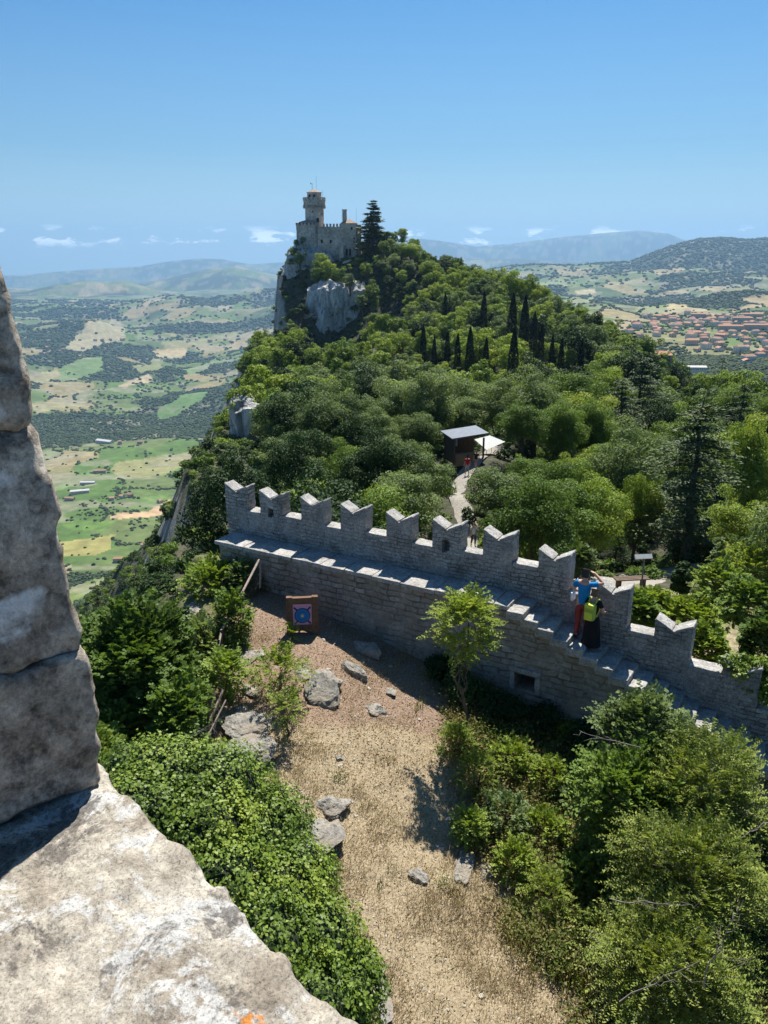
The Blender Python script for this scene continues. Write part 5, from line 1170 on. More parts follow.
for x in (-.45, .65): bm = bmesh.new(); box(bm, (x, 0, .21), (.10, .38, .42)); link('leg', bm_mesh(bm, 'leg', M['wood_dark']), B_)
p0 = gp(601, 575); bm = bmesh.new(); cyl(bm, (0, 0, -.3), (0, 0, .62), .11, .10, 10); cyl(bm, (0, 0, .6), (0, 0, .66), .12, .07, 10); o = link('bollard', bm_mesh(bm, 'bollard', M['wood_dark']), None, tuple(p0)); tag(o, 'short dark post with rounded top between two merlons behind the wall', 'post')

# ------------------------------------------------------------ archery target
tg = hit(Gnear, 303, 633, 12, 26); td = proj(tg)[2]; TG = empty('archery_target', tuple(tg), .10); tag(TG, 'square archery target in a brown wooden frame with blue rings on pink paper', 'target')
hw = 15.6 / FPX * td; hh = 34 / FPX * td / .89; LR = Matrix.Rotation(-.10, 4, 'X')
M['frame_wood'] = plain('frame_wood', (.15, .085, .05), .8, 0, .3, 7)
def fr(bm): bmesh.ops.transform(bm, matrix=LR, verts=bm.verts)
for (nm, c, s) in (('frame_rail', (0, 0, hh - .09), (2 * hw, .16, .15)), ('frame_rail', (0, 0, .17), (2 * hw, .16, .16)), ('frame_post', (-hw + .08, .002, hh / 2), (.16, .17, hh + .01)), ('frame_post', (hw - .08, .002, hh / 2), (.16, .17, hh + .01))):
    bm = bmesh.new(); box(bm, c, s); fr(bm); me = bm_mesh(bm, nm, M['frame_wood']); roughen(me, .12, .004, 8, 3, .008); link(nm, me, TG)
bm = bmesh.new(); box(bm, (0, .02, hh / 2 + .02), (2 * hw - .3, .10, hh - .3)); fr(bm); link('straw_panel', bm_mesh(bm, 'straw_panel', plain('board', (.30, .10, .07), .8)), TG)
pw, ph = 2 * hw * .60, hh * .62; pz = hh * .50
bm = bmesh.new(); box(bm, (-.0, -.045, pz), (pw, .012, ph)); fr(bm); pa_ = link('target_paper', bm_mesh(bm, 'target_paper', plain('pink_paper', (.62, .30, .42), .7, 0, .06)), TG)
def disc(nm, r, y, col, parent, cx=0, cz_=0, n=40):
    bm = bmesh.new(); cyl(bm, (cx, y, pz + cz_), (cx, y - .006, pz + cz_), r, r, n); fr(bm); return link(nm, bm_mesh(bm, nm, plain(nm + '_paint', col, .6, 0, .05)), parent)
for a in (.78, 2.36, 3.93, 5.5):
    bm = bmesh.new(); box(bm, (math.cos(a) * pw * .46, -.054, pz + math.sin(a) * pw * .50), (pw * .30, .008, .045)); bmesh.ops.rotate(bm, verts=bm.verts, cent=(math.cos(a) * pw * .46, 0, pz + math.sin(a) * pw * .50), matrix=Matrix.Rotation(-a, 3, 'Y')); fr(bm); link('cross_mark', bm_mesh(bm, 'cross_mark', plain('navy', (.012, .03, .09), .6, 0, .05)), pa_)
disc('outer_ring', pw * .42, -.055, (.012, .05, .14), pa_); disc('blue_ring', pw * .37, -.062, (.015, .16, .42), pa_); disc('inner_line', pw * .22, -.069, (.012, .07, .2), pa_); disc('inner_blue', pw * .19, -.076, (.02, .19, .45), pa_); disc('bullseye', pw * .08, -.083, (.55, .50, .16), pa_)
for x in (-hw + .10, hw - .10): bm = bmesh.new(); box(bm, (x, .02, -.02), (.11, .13, .16)); me = bm_mesh(bm, 'leg', M['wood_dark']); link('leg', me, TG)
bm = bmesh.new(); cyl(bm, (0, .15, hh * .85), (0, .62, -.02), .03, .03, 8); link('rear_strut', bm_mesh(bm, 'rear_strut', M['wood_dark']), TG)

# ------------------------------------------------------------ rocks of the yard
def rock_mesh(seed, size, cuts=22, sharp=1.0):
    rg = np.random.default_rng(seed); bm = bmesh.new(); bmesh.ops.create_icosphere(bm, subdivisions=5, radius=1.0); co = np.array([v.co[:] for v in bm.verts])
    for _ in range(11):      # planes knock corners off
        n = unit(rg.normal(size=3)); k = rg.uniform(.45, .85); d = co @ n; co = co - np.maximum(d - k, 0)[:, None] * n * .92
    an_ = np.arctan2(co[:, 1], co[:, 0]); co[:, :2] *= (1 + .30 * vnoise(np.cos(an_) * 1.7 + seed, np.sin(an_) * 1.7, seed * 1.3))[:, None]
    co = co * (1 + .10 * fbm(co[:, 0] * 3, co[:, 1] * 3, co[:, 2] * 3, 5, .6, seed))[:, None] * np.array(size)
    for v, c in zip(bm.verts, co): v.co = c
    return bm_mesh(bm, 'rock', M['rock'])
def rock(px, py, wpx, hpx, rz, seed, label, depth_ratio=.8, sink=.6, tilt=(0, 0), a=9):
    p = hit(Gnear, px, py, a, 30); d = proj(p)[2]; w = wpx / FPX * d / 2; l = hpx / FPX * d / 2 / .45; h = max(min(w, l) * .45, .06)
    o = link('rock', rock_mesh(seed, (w, l * depth_ratio, h)), None, (p[0], p[1], p[2] + h * (1 - 2 * sink) * .7), rz); o.rotation_euler = (tilt[0], tilt[1], rz); tag(o, label, 'rock', 'rocks lying in the yard'); return o
rock(325, 690, 52, 46, -.75, 1, 'big grey rock with a dark shaded side below the target', .55, .3, (.45, .25))
rock(368, 652, 50, 20, -.75, 2, 'long pale rock slab slanting towards the wall', .5, .42)
rock(356, 672, 36, 16, -.8, 3, 'pale slab between the big rock and the long slab', .5, .42)
rock(372, 710, 30, 16, -.7, 4, 'narrow rock at the lower right of the outcrop', .6)
rock(391, 692, 12, 12, .3, 5, 'small lone stone right of the outcrop')
rock(300, 672, 26, 14, .2, 35, 'low brown rock left of the big grey one')
rock(250, 656, 36, 16, -.2, 6, 'flat white rock beside the fence below the target')
rock(190, 617, 26, 30, .2, 7, 'white boulder at the brink left of the fence', 1, .2, (0, 0))
rock(250, 690, 18, 18, .5, 8, 'small pale stone beneath the feathery sapling')
rock(245, 728, 52, 30, .1, 9, 'broad pale rock sheet behind the ivy mound', .8, .38)
rock(250, 757, 60, 32, .2, 10, 'second pale rock sheet touching the ivy mound', .8, .38)
rock(240, 712, 22, 12, .4, 36, 'small whitish stone above the broad rock sheet')
rock(330, 806, 44, 22, -.1, 11, 'flat speckled rock in the dry grass in the middle of the yard', .8, .38)
rock(322, 838, 56, 44, -.3, 12, 'large flat grey rock beside the ivy mound', .9, .42)
rock(418, 877, 26, 22, -.9, 13, 'narrow grey rock lying alone in the straw', .5, .3)
rock(466, 866, 22, 28, -.3, 14, 'pale rock at the edge of the weeds', .8, .3)
rock(486, 872, 20, 18, -.5, 15, 'second pale rock at the edge of the weeds', .8, .3)
rock(380, 985, 22, 50, .1, 16, 'grey rock at the foot of the ivy mound', .8, .35)
rock(340, 758, 10, 7, .1, 17, 'small stone in the straw above the flat speckled rock')
rock(440, 848, 10, 8, .1, 18, 'small stone left of the pale rock pair')
rock(300, 605, 8, 6, .1, 19, 'small stone left of the target')

# ------------------------------------------------------------ plants inside the yard
def sprays(cent, R3, n, length, per, leaf, rg, aspect=.4):
    """feathery shoots: short twigs pointing out and up, leaflets along both sides"""
    u = unit(rg.normal(size=(n, 3)) + [0, 0, .45]); lob = 1 + .55 * vnoise(u[:, 0] * 2.2 + cent[0], u[:, 1] * 2.2 + cent[1], u[:, 2] * 2.2, 5)
    st = u * R3 * (rg.uniform(.30, 1.0, n) ** .45 * lob)[:, None] * .88; dr = unit(u + rg.normal(size=(n, 3)) * .45 + [0, 0, .25]); L_ = length * rg.uniform(.5, 1.2, n)
    t5 = np.linspace(.05, 1, per); p = st[:, None] + dr[:, None] * (L_[:, None] * t5)[..., None]; p[..., 2] -= (L_[:, None] * t5 ** 2) * .22
    side = unit(np.cross(dr, [0, 0, 1.])) ; sg = np.where(np.arange(per) % 2, 1, -1)[None, :, None]; D = side[:, None] * sg + dr[:, None] * .55; D = D + rg.normal(size=p.shape) * .18
    wd_ = (1 - .55 * t5)[None, :, None]; C = (p + unit(D) * leaf * .5 * wd_).reshape(-1, 3); N = (np.cross(side, dr)[:, None] * np.ones((1, per, 1)) * np.sign(np.cross(side, dr)[:, None, 2:3]) + rg.normal(size=p.shape) * .3).reshape(-1, 3)
    V, F = leaf_cards(C, N, leaf, aspect, rg, D.reshape(-1, 3)); ti = np.clip(np.repeat((rg.normal(.5, .17, n)[:, None] + .18 * (t5 - .5)[None] + rg.normal(0, .08, (n, per))).ravel(), 4), 0, 1)
    tw = [tube(np.stack([st[k], st[k] + dr[k] * L_[k] * .5 - [0, 0, L_[k] * .05], st[k] + dr[k] * L_[k] - [0, 0, L_[k] * .22]]), [.004, .003, .002], 3) for k in range(0, n, 3)]
    return V, F, ti, tw
def loose_leaves(cent, rad, per, size, rg, aspect, flat=.8):
    K = len(cent); idx = np.repeat(np.arange(K), np.maximum((per * (rad / rad.mean()) ** 2).astype(int), 6)); n = len(idx); g = rg.normal(size=(n, 3)); g = g / np.maximum(np.linalg.norm(g, axis=1, keepdims=True) / 1.9, 1)
    p = cent[idx] + g * rad[idx][:, None] * .62 * [1, 1, flat]; V, F = leaf_cards(p, unit(g) * .5 + rg.normal(size=(n, 3)) * .5 + [0, 0, .6], size, aspect, rg)
    return V, F, np.clip(np.repeat(rg.normal(.5, .15, K)[idx] + rg.normal(0, .14, n), 4), 0, 1)
def shrub(px, py, d, rx, ry, rz_, mat, leaf, K, per, label, name='bush', cat='bush', group=None, clump=(.22, .36), stems=True, seed=0, aspect=.6, flat=.8, stemh=None, rough=.55, twigs=0, ground=False, shoot=.34):
    """a bush: leafy clumps or feathery shoots round a centre, stems down to the ground"""
    rg = np.random.default_rng(seed + int(px) * 7 + int(py))
    if ground:       # find the distance at which the bush just stands on the ground
        ds = np.linspace(8, 24, 400); rr_ = ray(px, py); zz = Gnear(rr_[0] * ds, rr_[1] * ds) + ry / FPX * ds * .8; d = float(ds[int(np.argmax(rr_[2] * ds < zz))]); rz_ = rx / FPX * d
    if stemh: d = float(proj(hit(Gnear, px, stemh, 6, 26))[2])
    c = P(px, py, d); k_ = d / FPX; R3 = np.array([rx * k_, rz_ if rz_ else rx * k_, ry * k_ / .9])
    g0 = gz(c[0], c[1]); parts = []
    r = empty(name, (c[0], c[1], min(g0, c[2] - .1))); dz = c[2] - r.location.z; tag(r, label, cat, group)
    u = unit(rg.normal(size=(K, 3)) + [0, 0, .15]); lob = 1 + .35 * vnoise(u[:, 0] * 2 + px, u[:, 1] * 2, u[:, 2] * 2 + py, 9); cent = u * R3 * (rg.uniform(.2, 1, K) ** .5 * lob)[:, None] * .85
    if mat != 'leaf_shade_dark':
        cj = mat in ('compound', 'juniper'); pn = 13 if cj else 9; n = int(K * per / pn * (.85 if cj else .75)); V, F, ti, tw = sprays(c, R3, n, shoot if cj else shoot * .9, pn, leaf * (.95 if cj else 1.1), rg, .42 if cj else .66); parts += tw
    else:
        rad = np.minimum(R3[0], R3[2]) * rg.uniform(clump[0], clump[1] * 1.15, K); V, F, ti = loose_leaves(cent, rad, per, leaf, rg, aspect, flat)
    V = V + [0, 0, dz]
    for a in (V,): a[:, 2] = np.maximum(a[:, 2], -.05)
    parts = [(v + [0, 0, dz], f) for v, f in parts]
    link('foliage', mesh_np('foliage', V, F, M[mat], {'tint': ti}), r)
    for i in rg.choice(K, min(K, 6 if ground else 9), replace=False):
        f = rg.uniform(.3, .8); mid_ = np.array([rg.normal(0, .06), rg.normal(0, .06), max(dz * f, .05)]); parts.append(limb(mid_, cent[i] + [0, 0, dz], .010 + .010 * R3[0], .004, rg, .06, 6))
    parts.append(limb((0, 0, -.1), (rg.normal(0, .05), rg.normal(0, .05), max(dz, .1)), .02 + .035 * R3[0], .012 + .01 * R3[0], rg, .03, 6))
    for i in range(twigs):
        a = unit(rg.normal(size=3) + [0, 0, .5]); parts.append(limb(cent[i % K] * .3 + [0, 0, dz], a * R3 * 1.12 + [0, 0, dz], .010, .003, rg, .05, 6))
    V, F = join_np(parts); link('stems', mesh_np('stems', V, F, M['twig'] if twigs else M['bark'], smooth=True), r); return r
# dark tree behind the fence and its neighbours on the brink
shrub(140, 668, 19, 55, 58, 1.5, 'leaf_green', .11, 70, 420, 'dense dark green tree on the brink left of the collapsed fence', 'deciduous_tree', 'tree')
shrub(120, 735, 18, 42, 32, 1.2, 'leaf_green', .11, 40, 380, 'dark bush between the ivy mound and the parapet', )
shrub(180, 715, 17.5, 28, 30, .9, 'leaf_green', .10, 26, 320, 'dark leafy bush behind the collapsed fence', )
shrub(218, 598, 24, 34, 36, 1.1, 'leaf_bright', .09, 34, 330, 'pale yellow green bush growing at the upper end of the fence', twigs=6)
shrub(246, 585, 23.5, 17, 22, .6, 'leaf_grey', .08, 18, 260, 'small greyish bush squeezed between fence and wall')
shrub(205, 650, 20.5, 26, 26, .8, 'leaf_grey', .08, 26, 300, 'blue green bush left of the fence posts')
shrub(232, 625, 21, 16, 30, .5, 'leaf_green', .08, 20, 260, 'dark green bush under the fence rail')
shrub(226, 672, 18.8, 16, 18, .5, 'leaf_green', .075, 16, 260, 'round dark bush right of the fence below the flat white rock')
shrub(90, 790, 16, 34, 40, 1.4, 'leaf_green', .11, 30, 320, 'dark bush deep below the parapet merlon')
shrub(105, 700, 26, 30, 30, 1.5, 'leaf_green', .13, 28, 300, 'dark bush behind the dense tree on the brink')
shrub(96, 650, 34, 30, 30, 2, 'leaf_green', .15, 30, 300, 'round bush on the steep slope left of the dense tree')
# feathery sapling below the target
shrub(280, 672, 18.0, 26, 22, .55, 'compound', .085, 22, 130, 'feathery bright green sapling below the target', 'sapling', 'sapling', clump=(.18, .30), aspect=.38, stemh=704)
shrub(286, 708, 17.2, 14, 16, .35, 'compound', .08, 9, 110, 'thin feathery sapling standing beside the pale rock sheet', 'sapling', 'sapling', clump=(.2, .32), aspect=.38, stemh=744)
shrub(292, 634, 19.6, 4, 6, .12, 'leaf_bright', .07, 5, 50, 'tiny green seedling just in front of the target', 'sapling', 'sapling', stemh=641)
# tree against the wall
shrub(466, 624, 17.8, 27, 33, .55, 'compound', .10, 30, 200, 'light green sapling growing up against the wall', 'sapling', 'sapling', shoot=.42)
# dark growth at the foot of the wall, its shade put into the leaf colour
for k, (px, py, d, rx, ry, m_, lb) in enumerate([(462, 688, 16.2, 26, 16, 'leaf_shade_dark', 'dark shaded bush at the foot of the wall under the sapling'), (500, 712, 15.8, 26, 18, 'leaf_shade_dark', 'dark shaded bush below the loophole'), (545, 722, 15.2, 26, 16, 'leaf_shade_dark', 'dark shaded bush right of the loophole'), (585, 742, 14.6, 26, 18, 'leaf_shade_dark', 'dark shaded bush under the stairs left of the big tree'), (440, 668, 17.4, 14, 12, 'leaf_shade_dark', 'low shaded bush where the wall shadow meets the path of earth'),
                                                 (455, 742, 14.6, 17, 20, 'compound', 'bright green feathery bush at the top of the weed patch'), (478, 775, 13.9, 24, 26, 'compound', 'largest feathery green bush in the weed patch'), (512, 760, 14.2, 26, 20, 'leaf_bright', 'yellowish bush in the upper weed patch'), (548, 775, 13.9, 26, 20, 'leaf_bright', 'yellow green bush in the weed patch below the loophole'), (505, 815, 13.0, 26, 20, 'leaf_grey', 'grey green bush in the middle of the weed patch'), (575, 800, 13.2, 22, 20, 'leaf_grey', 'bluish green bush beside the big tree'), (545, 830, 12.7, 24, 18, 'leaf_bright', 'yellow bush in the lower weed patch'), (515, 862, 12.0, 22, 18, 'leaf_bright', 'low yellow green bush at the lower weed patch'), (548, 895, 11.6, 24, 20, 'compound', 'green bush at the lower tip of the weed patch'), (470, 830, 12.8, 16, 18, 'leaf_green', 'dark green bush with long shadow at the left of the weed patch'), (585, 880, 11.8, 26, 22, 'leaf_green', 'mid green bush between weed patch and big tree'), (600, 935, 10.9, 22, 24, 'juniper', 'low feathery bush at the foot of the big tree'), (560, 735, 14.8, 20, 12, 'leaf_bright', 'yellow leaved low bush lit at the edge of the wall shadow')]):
    shrub(px, py, d, rx * .95, ry * .95, rx / FPX * d * 1.1, m_, .06, 22, 130 if m_ != 'leaf_shade_dark' else 260, lb, clump=(.3, .55), seed=k, aspect=.45 if m_ in ('compound', 'juniper') else .6, ground=True, shoot=.26)
# the big tree group, lower right
shrub(636, 735, 13.2, 34, 34, .8, 'leaf_grey', .085, 40, 260, 'upright leafy tree top with bluish green leaves in front of the stairs', 'deciduous_tree', 'tree', clump=(.16, .28), twigs=8, stemh=860, shoot=.48)
shrub(625, 805, 12.8, 46, 52, 1.0, 'leaf_green', .085, 60, 300, 'dark green leafy tree left in the big tree group', 'deciduous_tree', 'tree', clump=(.16, .28), twigs=8, stemh=895, shoot=.48)
shrub(700, 800, 12.4, 58, 50, 1.2, 'juniper', .075, 80, 330, 'yellow green feathery tree beside the lower stairs', 'deciduous_tree', 'tree', clump=(.14, .26), twigs=14, aspect=.4, stemh=925, shoot=.48)
shrub(690, 880, 11.2, 72, 56, 1.2, 'juniper', .07, 110, 330, 'largest feathery tree at the right edge of the yard', 'deciduous_tree', 'tree', clump=(.12, .24), twigs=26, aspect=.36, stemh=990, shoot=.48)
shrub(670, 975, 10.2, 78, 56, 1.1, 'juniper', .065, 110, 330, 'feathery tree with bare twigs at the lower right corner', 'deciduous_tree', 'tree', clump=(.12, .24), twigs=30, aspect=.36, stemh=1050, shoot=.48)
shrub(762, 870, 11.6, 24, 44, .8, 'leaf_grey', .08, 30, 260, 'bluish green bush cut by the right edge beside the feathery trees', stemh=960)
# plants behind the wall
for k, (px, py, d, rx, ry, m_, lb) in enumerate([(650, 605, 26, 22, 14, 'leaf_bright', 'sunny creeper heap behind the gap right of the couple'), (690, 620, 25, 26, 22, 'leaf_bright', 'bright bush behind the tenth merlon'), (720, 590, 28, 26, 26, 'leaf_green', 'dark green bush right of the clearing'), (684, 578, 30, 12, 16, 'leaf_shade_dark', 'dark upright bush at the edge of the clearing'), (750, 605, 26, 26, 24, 'leaf_green', 'mid green bush behind the ivy clad merlon'), (700, 648, 23.5, 22, 20, 'leaf_bright', 'bright leafy bush just behind the low wall gap'), (640, 612, 25, 16, 12, 'leaf_green', 'dark low bush behind the wall gap'), (752, 570, 33, 26, 22, 'leaf_bright', 'yellow green bush at the right edge above the ivy'), (762, 650, 22, 20, 34, 'leaf_green', 'bush behind the last merlon at the right edge'), (735, 555, 38, 20, 16, 'leaf_grey', 'greyish bush left of the yellow green one'), (578, 560, 36, 14, 12, 'leaf_grey', 'pale bush behind the man taking a photo'), (530, 560, 40, 14, 14, 'leaf_green', 'green bush behind the eighth merlon'), (492, 545, 44, 10, 10, 'leaf_bright', 'light green bush right of the walkers')]):
    shrub(px, py, d, rx, ry, rx / FPX * d, m_, .13, 24, 240, lb, seed=k)
# the ivy mound below the parapet
rg = np.random.default_rng(55); lobes = []
for (px, py, d, r) in ((165, 790, 8.6, .62), (215, 800, 8.7, .66), (140, 830, 8.0, .6), (195, 850, 8.1, .72), (245, 850, 8.5, .66), (270, 825, 8.9, .45), (215, 905, 7.7, .7), (270, 910, 8.0, .66), (295, 880, 8.4, .45), (250, 960, 7.4, .7), (310, 950, 7.8, .55), (330, 1000, 7.6, .55), (300, 1020, 7.2, .6), (352, 975, 7.9, .3), (130, 780, 8.8, .42), (110, 860, 7.8, .6)):
    c = P(px, py, d + r * .55); lobes.append((*c, r))
lobes = np.array(lobes)
pts_, nr_ = [], []
for (x, y, z, r) in lobes:
    n = int(8200 * (r / .6) ** 2); u = unit(rg.normal(size=(n, 3))); rr = r * (1 + .20 * fbm(u[:, 0] * 4 + x, u[:, 1] * 4 + y, u[:, 2] * 4 + z, 3, .6, 7)) * rg.uniform(.86, 1.05, n); pts_.append(np.array([x, y, z]) + u * rr[:, None]); nr_.append(u)
pts_, nr_ = np.concatenate(pts_), np.concatenate(nr_)
dd = np.min(np.linalg.norm(pts_[:, None] - lobes[None, :, :3], axis=2) / lobes[None, :, 3], axis=1); ok = dd > .80; pts_, nr_ = pts_[ok], nr_[ok]
c0_ = lobes[:, :3].mean(0); g0 = gz(c0_[0], c0_[1]); V, F = leaf_cards(pts_ - [c0_[0], c0_[1], g0], nr_ + rg.normal(size=nr_.shape) * .45 + [0, 0, .35], .040, .8, rg)
ti = np.repeat(np.clip(rg.normal(.5, .16, len(pts_)) + .35 * fbm(pts_[:, 0] * 2, pts_[:, 1] * 2, pts_[:, 2] * 2, 2), 0, 1), 4)
IV = empty('ivy_mound', (c0_[0], c0_[1], g0)); tag(IV, 'thick glossy green ivy mound right below the sunlit parapet stone', 'ivy'); link('foliage', mesh_np('foliage', V, F, M['ivy'], {'tint': ti}), IV)
bm = bmesh.new()
for (x, y, z, r) in lobes: bmesh.ops.create_icosphere(bm, subdivisions=3, radius=r * .80, matrix=Matrix.Translation((x - c0_[0], y - c0_[1], z - g0)))
for (x, y, z, r) in lobes[::2]: cyl(bm, (x - c0_[0], y - c0_[1], -.5), (x - c0_[0], y - c0_[1], z - g0), r * .8, r * .6, 12)
link('dark_core', bm_mesh(bm, 'dark_core', plain('core_shade', (.02, .028, .012), .95)), IV)  # near-black core, the shade between the leaves put into its colour
# weeds, dry grass, litter of the yard
def blades(n, h, w, seed, mat, spread=.06, lean=.5):
    rg = np.random.default_rng(seed); a = rg.uniform(0, 6.28, n); b = np.c_[rg.normal(0, spread, n), rg.normal(0, spread, n), np.zeros(n)]; hh_ = h * rg.uniform(.4, 1.2, n); tip = b + np.c_[np.cos(a) * hh_ * lean * rg.uniform(.2, 1, n), np.sin(a) * hh_ * lean * rg.uniform(.2, 1, n), hh_]
    s = np.c_[-np.sin(a), np.cos(a), np.zeros(n)] * w; mid_ = b * .55 + tip * .45 + [0, 0, h * .1]; V = np.stack([b - s * .6, b + s * .6, mid_ + s, tip], 1).reshape(-1, 3); V2 = V.copy()
    return mesh_np('tuft', V, np.arange(n * 4).reshape(-1, 4), M[mat], {'tint': np.clip(np.repeat(rg.normal(.5, .22, n), 4), 0, 1)})
M['straw'] = leaf_mat('straw', (.20, .145, .075), (.36, .28, .16), (.50, .42, .27), trans=.2, objvar=.5, spec=.05)
M['weed'] = leaf_mat('weed', (.055, .085, .02), (.10, .14, .03), (.19, .20, .06), trans=.3, objvar=.6, spec=.05)
M['dryweed'] = leaf_mat('dry_weed', (.12, .10, .045), (.22, .19, .08), (.34, .29, .13), trans=.3, objvar=.6, spec=.05)
xs_, ys_ = rng.uniform(-5, 8, 60000), rng.uniform(5, 22, 60000); s_, v_ = wall_sv(xs_, ys_)
wd = sstep(.0, 1.6, xs_ - np.interp(ys_, [6, 10, 13, 16, 18], [3.0, 2.6, 1.9, 1.2, 1.4]) + .6 * fbm(xs_, ys_, 0, 3, .5, 113)); px, py, d = projv(xs_, ys_, Yfun(xs_, ys_))
base = (v_ < -.15) & (px > 60) & (px < 800) & (py < 1060) & (xs_ > yard_edge(ys_) + .1)
dens = .12 + .42 * (fbm(xs_ / .9, ys_ / .9, 0, 3, .6, 151) > 0) ; dens = np.where(ys_ > 15.6 + .5 * fbm(xs_, ys_, 0, 2), dens * .3, dens)
m1 = base & (rng.random(60000) < dens * (1 - wd * .5)); z = Yfun(xs_, ys_)
scatter('dry_grass', [blades(22, .055, .005, 600 + i, 'straw', .09, 1.4) for i in range(4)], np.c_[xs_, ys_, z][m1], rng.uniform(.6, 1.5, int(m1.sum())), rng.uniform(0, 6.28, int(m1.sum())), 'short straw coloured dry grass covering the yard', 'grass')
m2 = base & (rng.random(60000) < wd * .65 + .006 * (fbm(xs_ / .8, ys_ / .8, 3, 3, .6, 161) > .45))
lw_ = []
for i in range(4):
    rg = np.random.default_rng(640 + i); C = rg.normal(size=(110, 3)) * [.13, .13, .08] + [0, 0, .13]; C[:, 2] = np.abs(C[:, 2]); V, F = leaf_cards(C, rg.normal(size=(110, 3)) * .6 + [0, 0, 1], .055, .5, rg); lw_.append(mesh_np('weed_clump', V, F, M[('weed', 'dryweed', 'weed', 'dryweed')[i]], {'tint': np.clip(np.repeat(rg.normal(.5, .2, 110), 4), 0, 1)}))
scatter('weeds', [blades(30, .26, .007, 620 + i, ('weed', 'dryweed')[i % 2], .10, .5) for i in range(4)] + lw_, np.c_[xs_, ys_, z][m2], rng.uniform(.6, 1.5, int(m2.sum())), rng.uniform(0, 6.28, int(m2.sum())), 'tangle of green and yellowing weeds in the right half of the yard', 'weeds')
pe = [rock_mesh(700 + i, (1, .8, .5)) for i in range(2)]
for me in pe: pass
n = 2600; xs_, ys_ = rng.uniform(-5, 6, n), rng.uniform(6, 21.5, n); s_, v_ = wall_sv(xs_, ys_); ok = (v_ < -.1) & (xs_ > yard_edge(ys_)); sz = rng.uniform(.008, .03, n) * np.where(rng.random(n) < .05, 2.6, 1)
def small_rock(seed):
    rg = np.random.default_rng(seed); bm = bmesh.new(); bmesh.ops.create_icosphere(bm, subdivisions=2, radius=1.0)
    for v in bm.verts: v.co = Vector((v.co.x, v.co.y * .8, v.co.z * .55)) * rg.uniform(.8, 1.15)
    return bm_mesh(bm, 'pebble', M['pebble'])
M['pebble'] = plain('pale_pebble', (.42, .38, .32), .9, 0, .3, 3)
scatter('pebbles', [small_rock(710 + i) for i in range(3)], np.c_[xs_, ys_, Yfun(xs_, ys_)][ok], sz[ok], rng.uniform(0, 6.28, int(ok.sum())), 'pale pebbles strewn over the yard', 'pebbles')
M['dry_leaf'] = leaf_mat('dry_leaf', (.12, .07, .035), (.26, .17, .09), (.42, .30, .18), trans=.1, objvar=.2, spec=.05)
n = 26000; xs_, ys_ = rng.uniform(-5, 8, n), rng.uniform(6, 22, n); s_, v_ = wall_sv(xs_, ys_); ok = (v_ < -.1) & (xs_ > yard_edge(ys_)) & ((ys_ > 14.5) | (rng.random(n) < .35)); C = np.c_[xs_, ys_, Yfun(xs_, ys_) + .012][ok]
V, F = leaf_cards(C, rng.normal(size=C.shape) * .3 + [0, 0, 1], .045, .6); o = link('fallen_leaves', mesh_np('fallen_leaves', V, F, M['dry_leaf'], {'tint': np.clip(np.repeat(rng.normal(.5, .25, len(C)), 4), 0, 1)})); tag(o, 'brown fallen leaves lying on the earth of the yard', 'leaves', kind='stuff')
# poppies
M['poppy'] = plain('poppy_red', (.70, .05, .02), .6, 0, .1)
for k, (px, py) in enumerate(((578, 790), (572, 812), (590, 808), (583, 800), (587, 818))):
    p = hit(Gnear, px, py + 14, 9, 22); r = empty('poppy', tuple(p)); tag(r, 'small red poppy in the weeds beside the big tree', 'flower', 'poppies in the weed patch')
    rg = np.random.default_rng(k); C = rg.normal(size=(5, 3)) * .018 + [0, 0, .42]; V, F = leaf_cards(C, rg.normal(size=(5, 3)) * .4 + [0, -.3, 1], .06, .9, rg); link('petals', mesh_np('petals', V, F, M['poppy']), r)
    V, F = limb((0, 0, 0), (0, 0, .42), .004, .003, rg); link('stem', mesh_np('stem', V, F, M['weed'], {'tint': np.full(len(V), .5)}), r)
# dead branches
def dead(px0, py0, px1, py1, d, label, seed, sub=5, r=.009):
    rg = np.random.default_rng(seed); a, b = P(px0, py0, d), P(px1, py1, d - .1); parts = [tube(a + (b - a) * np.linspace(0, 1, 8)[:, None] + rg.normal(size=(8, 3)) * .015, np.linspace(r, r * .35, 8))]
    for i in range(sub):
        f = rg.uniform(.25, .95); s = a + (b - a) * f; e = s + unit(b - a + rg.normal(size=3) * .9) * np.linalg.norm(b - a) * rg.uniform(.15, .35); parts.append(limb(s, e, r * .5, r * .2, rg, .08, 5))
    V, F = join_np(parts); o = link('dead_branch', mesh_np('dead_branch', V - a.astype(np.float32), F, M['twig'], smooth=True), None, tuple(a)); tag(o, label, 'branch'); return o
dead(640, 748, 580, 732, 13.6, 'bare dead branch sticking out left of the tree top before the wall', 1)
dead(182, 742, 225, 716, 15.5, 'pale bare twigs above the ivy mound', 2, 12, .008)
dead(700, 985, 742, 900, 9.6, 'bare forked branch in the lower right tree', 3, 8, .009)
dead(610, 900, 690, 905, 10.2, 'long bare branch lying across the feathery trees', 4, 6, .008)
dead(620, 1000, 700, 960, 9.3, 'bare branch at the lower right corner', 5, 6, .008)
dead(768, 822, 742, 838, 12, 'short bare branch poking out at the right edge', 6, 2, .009)

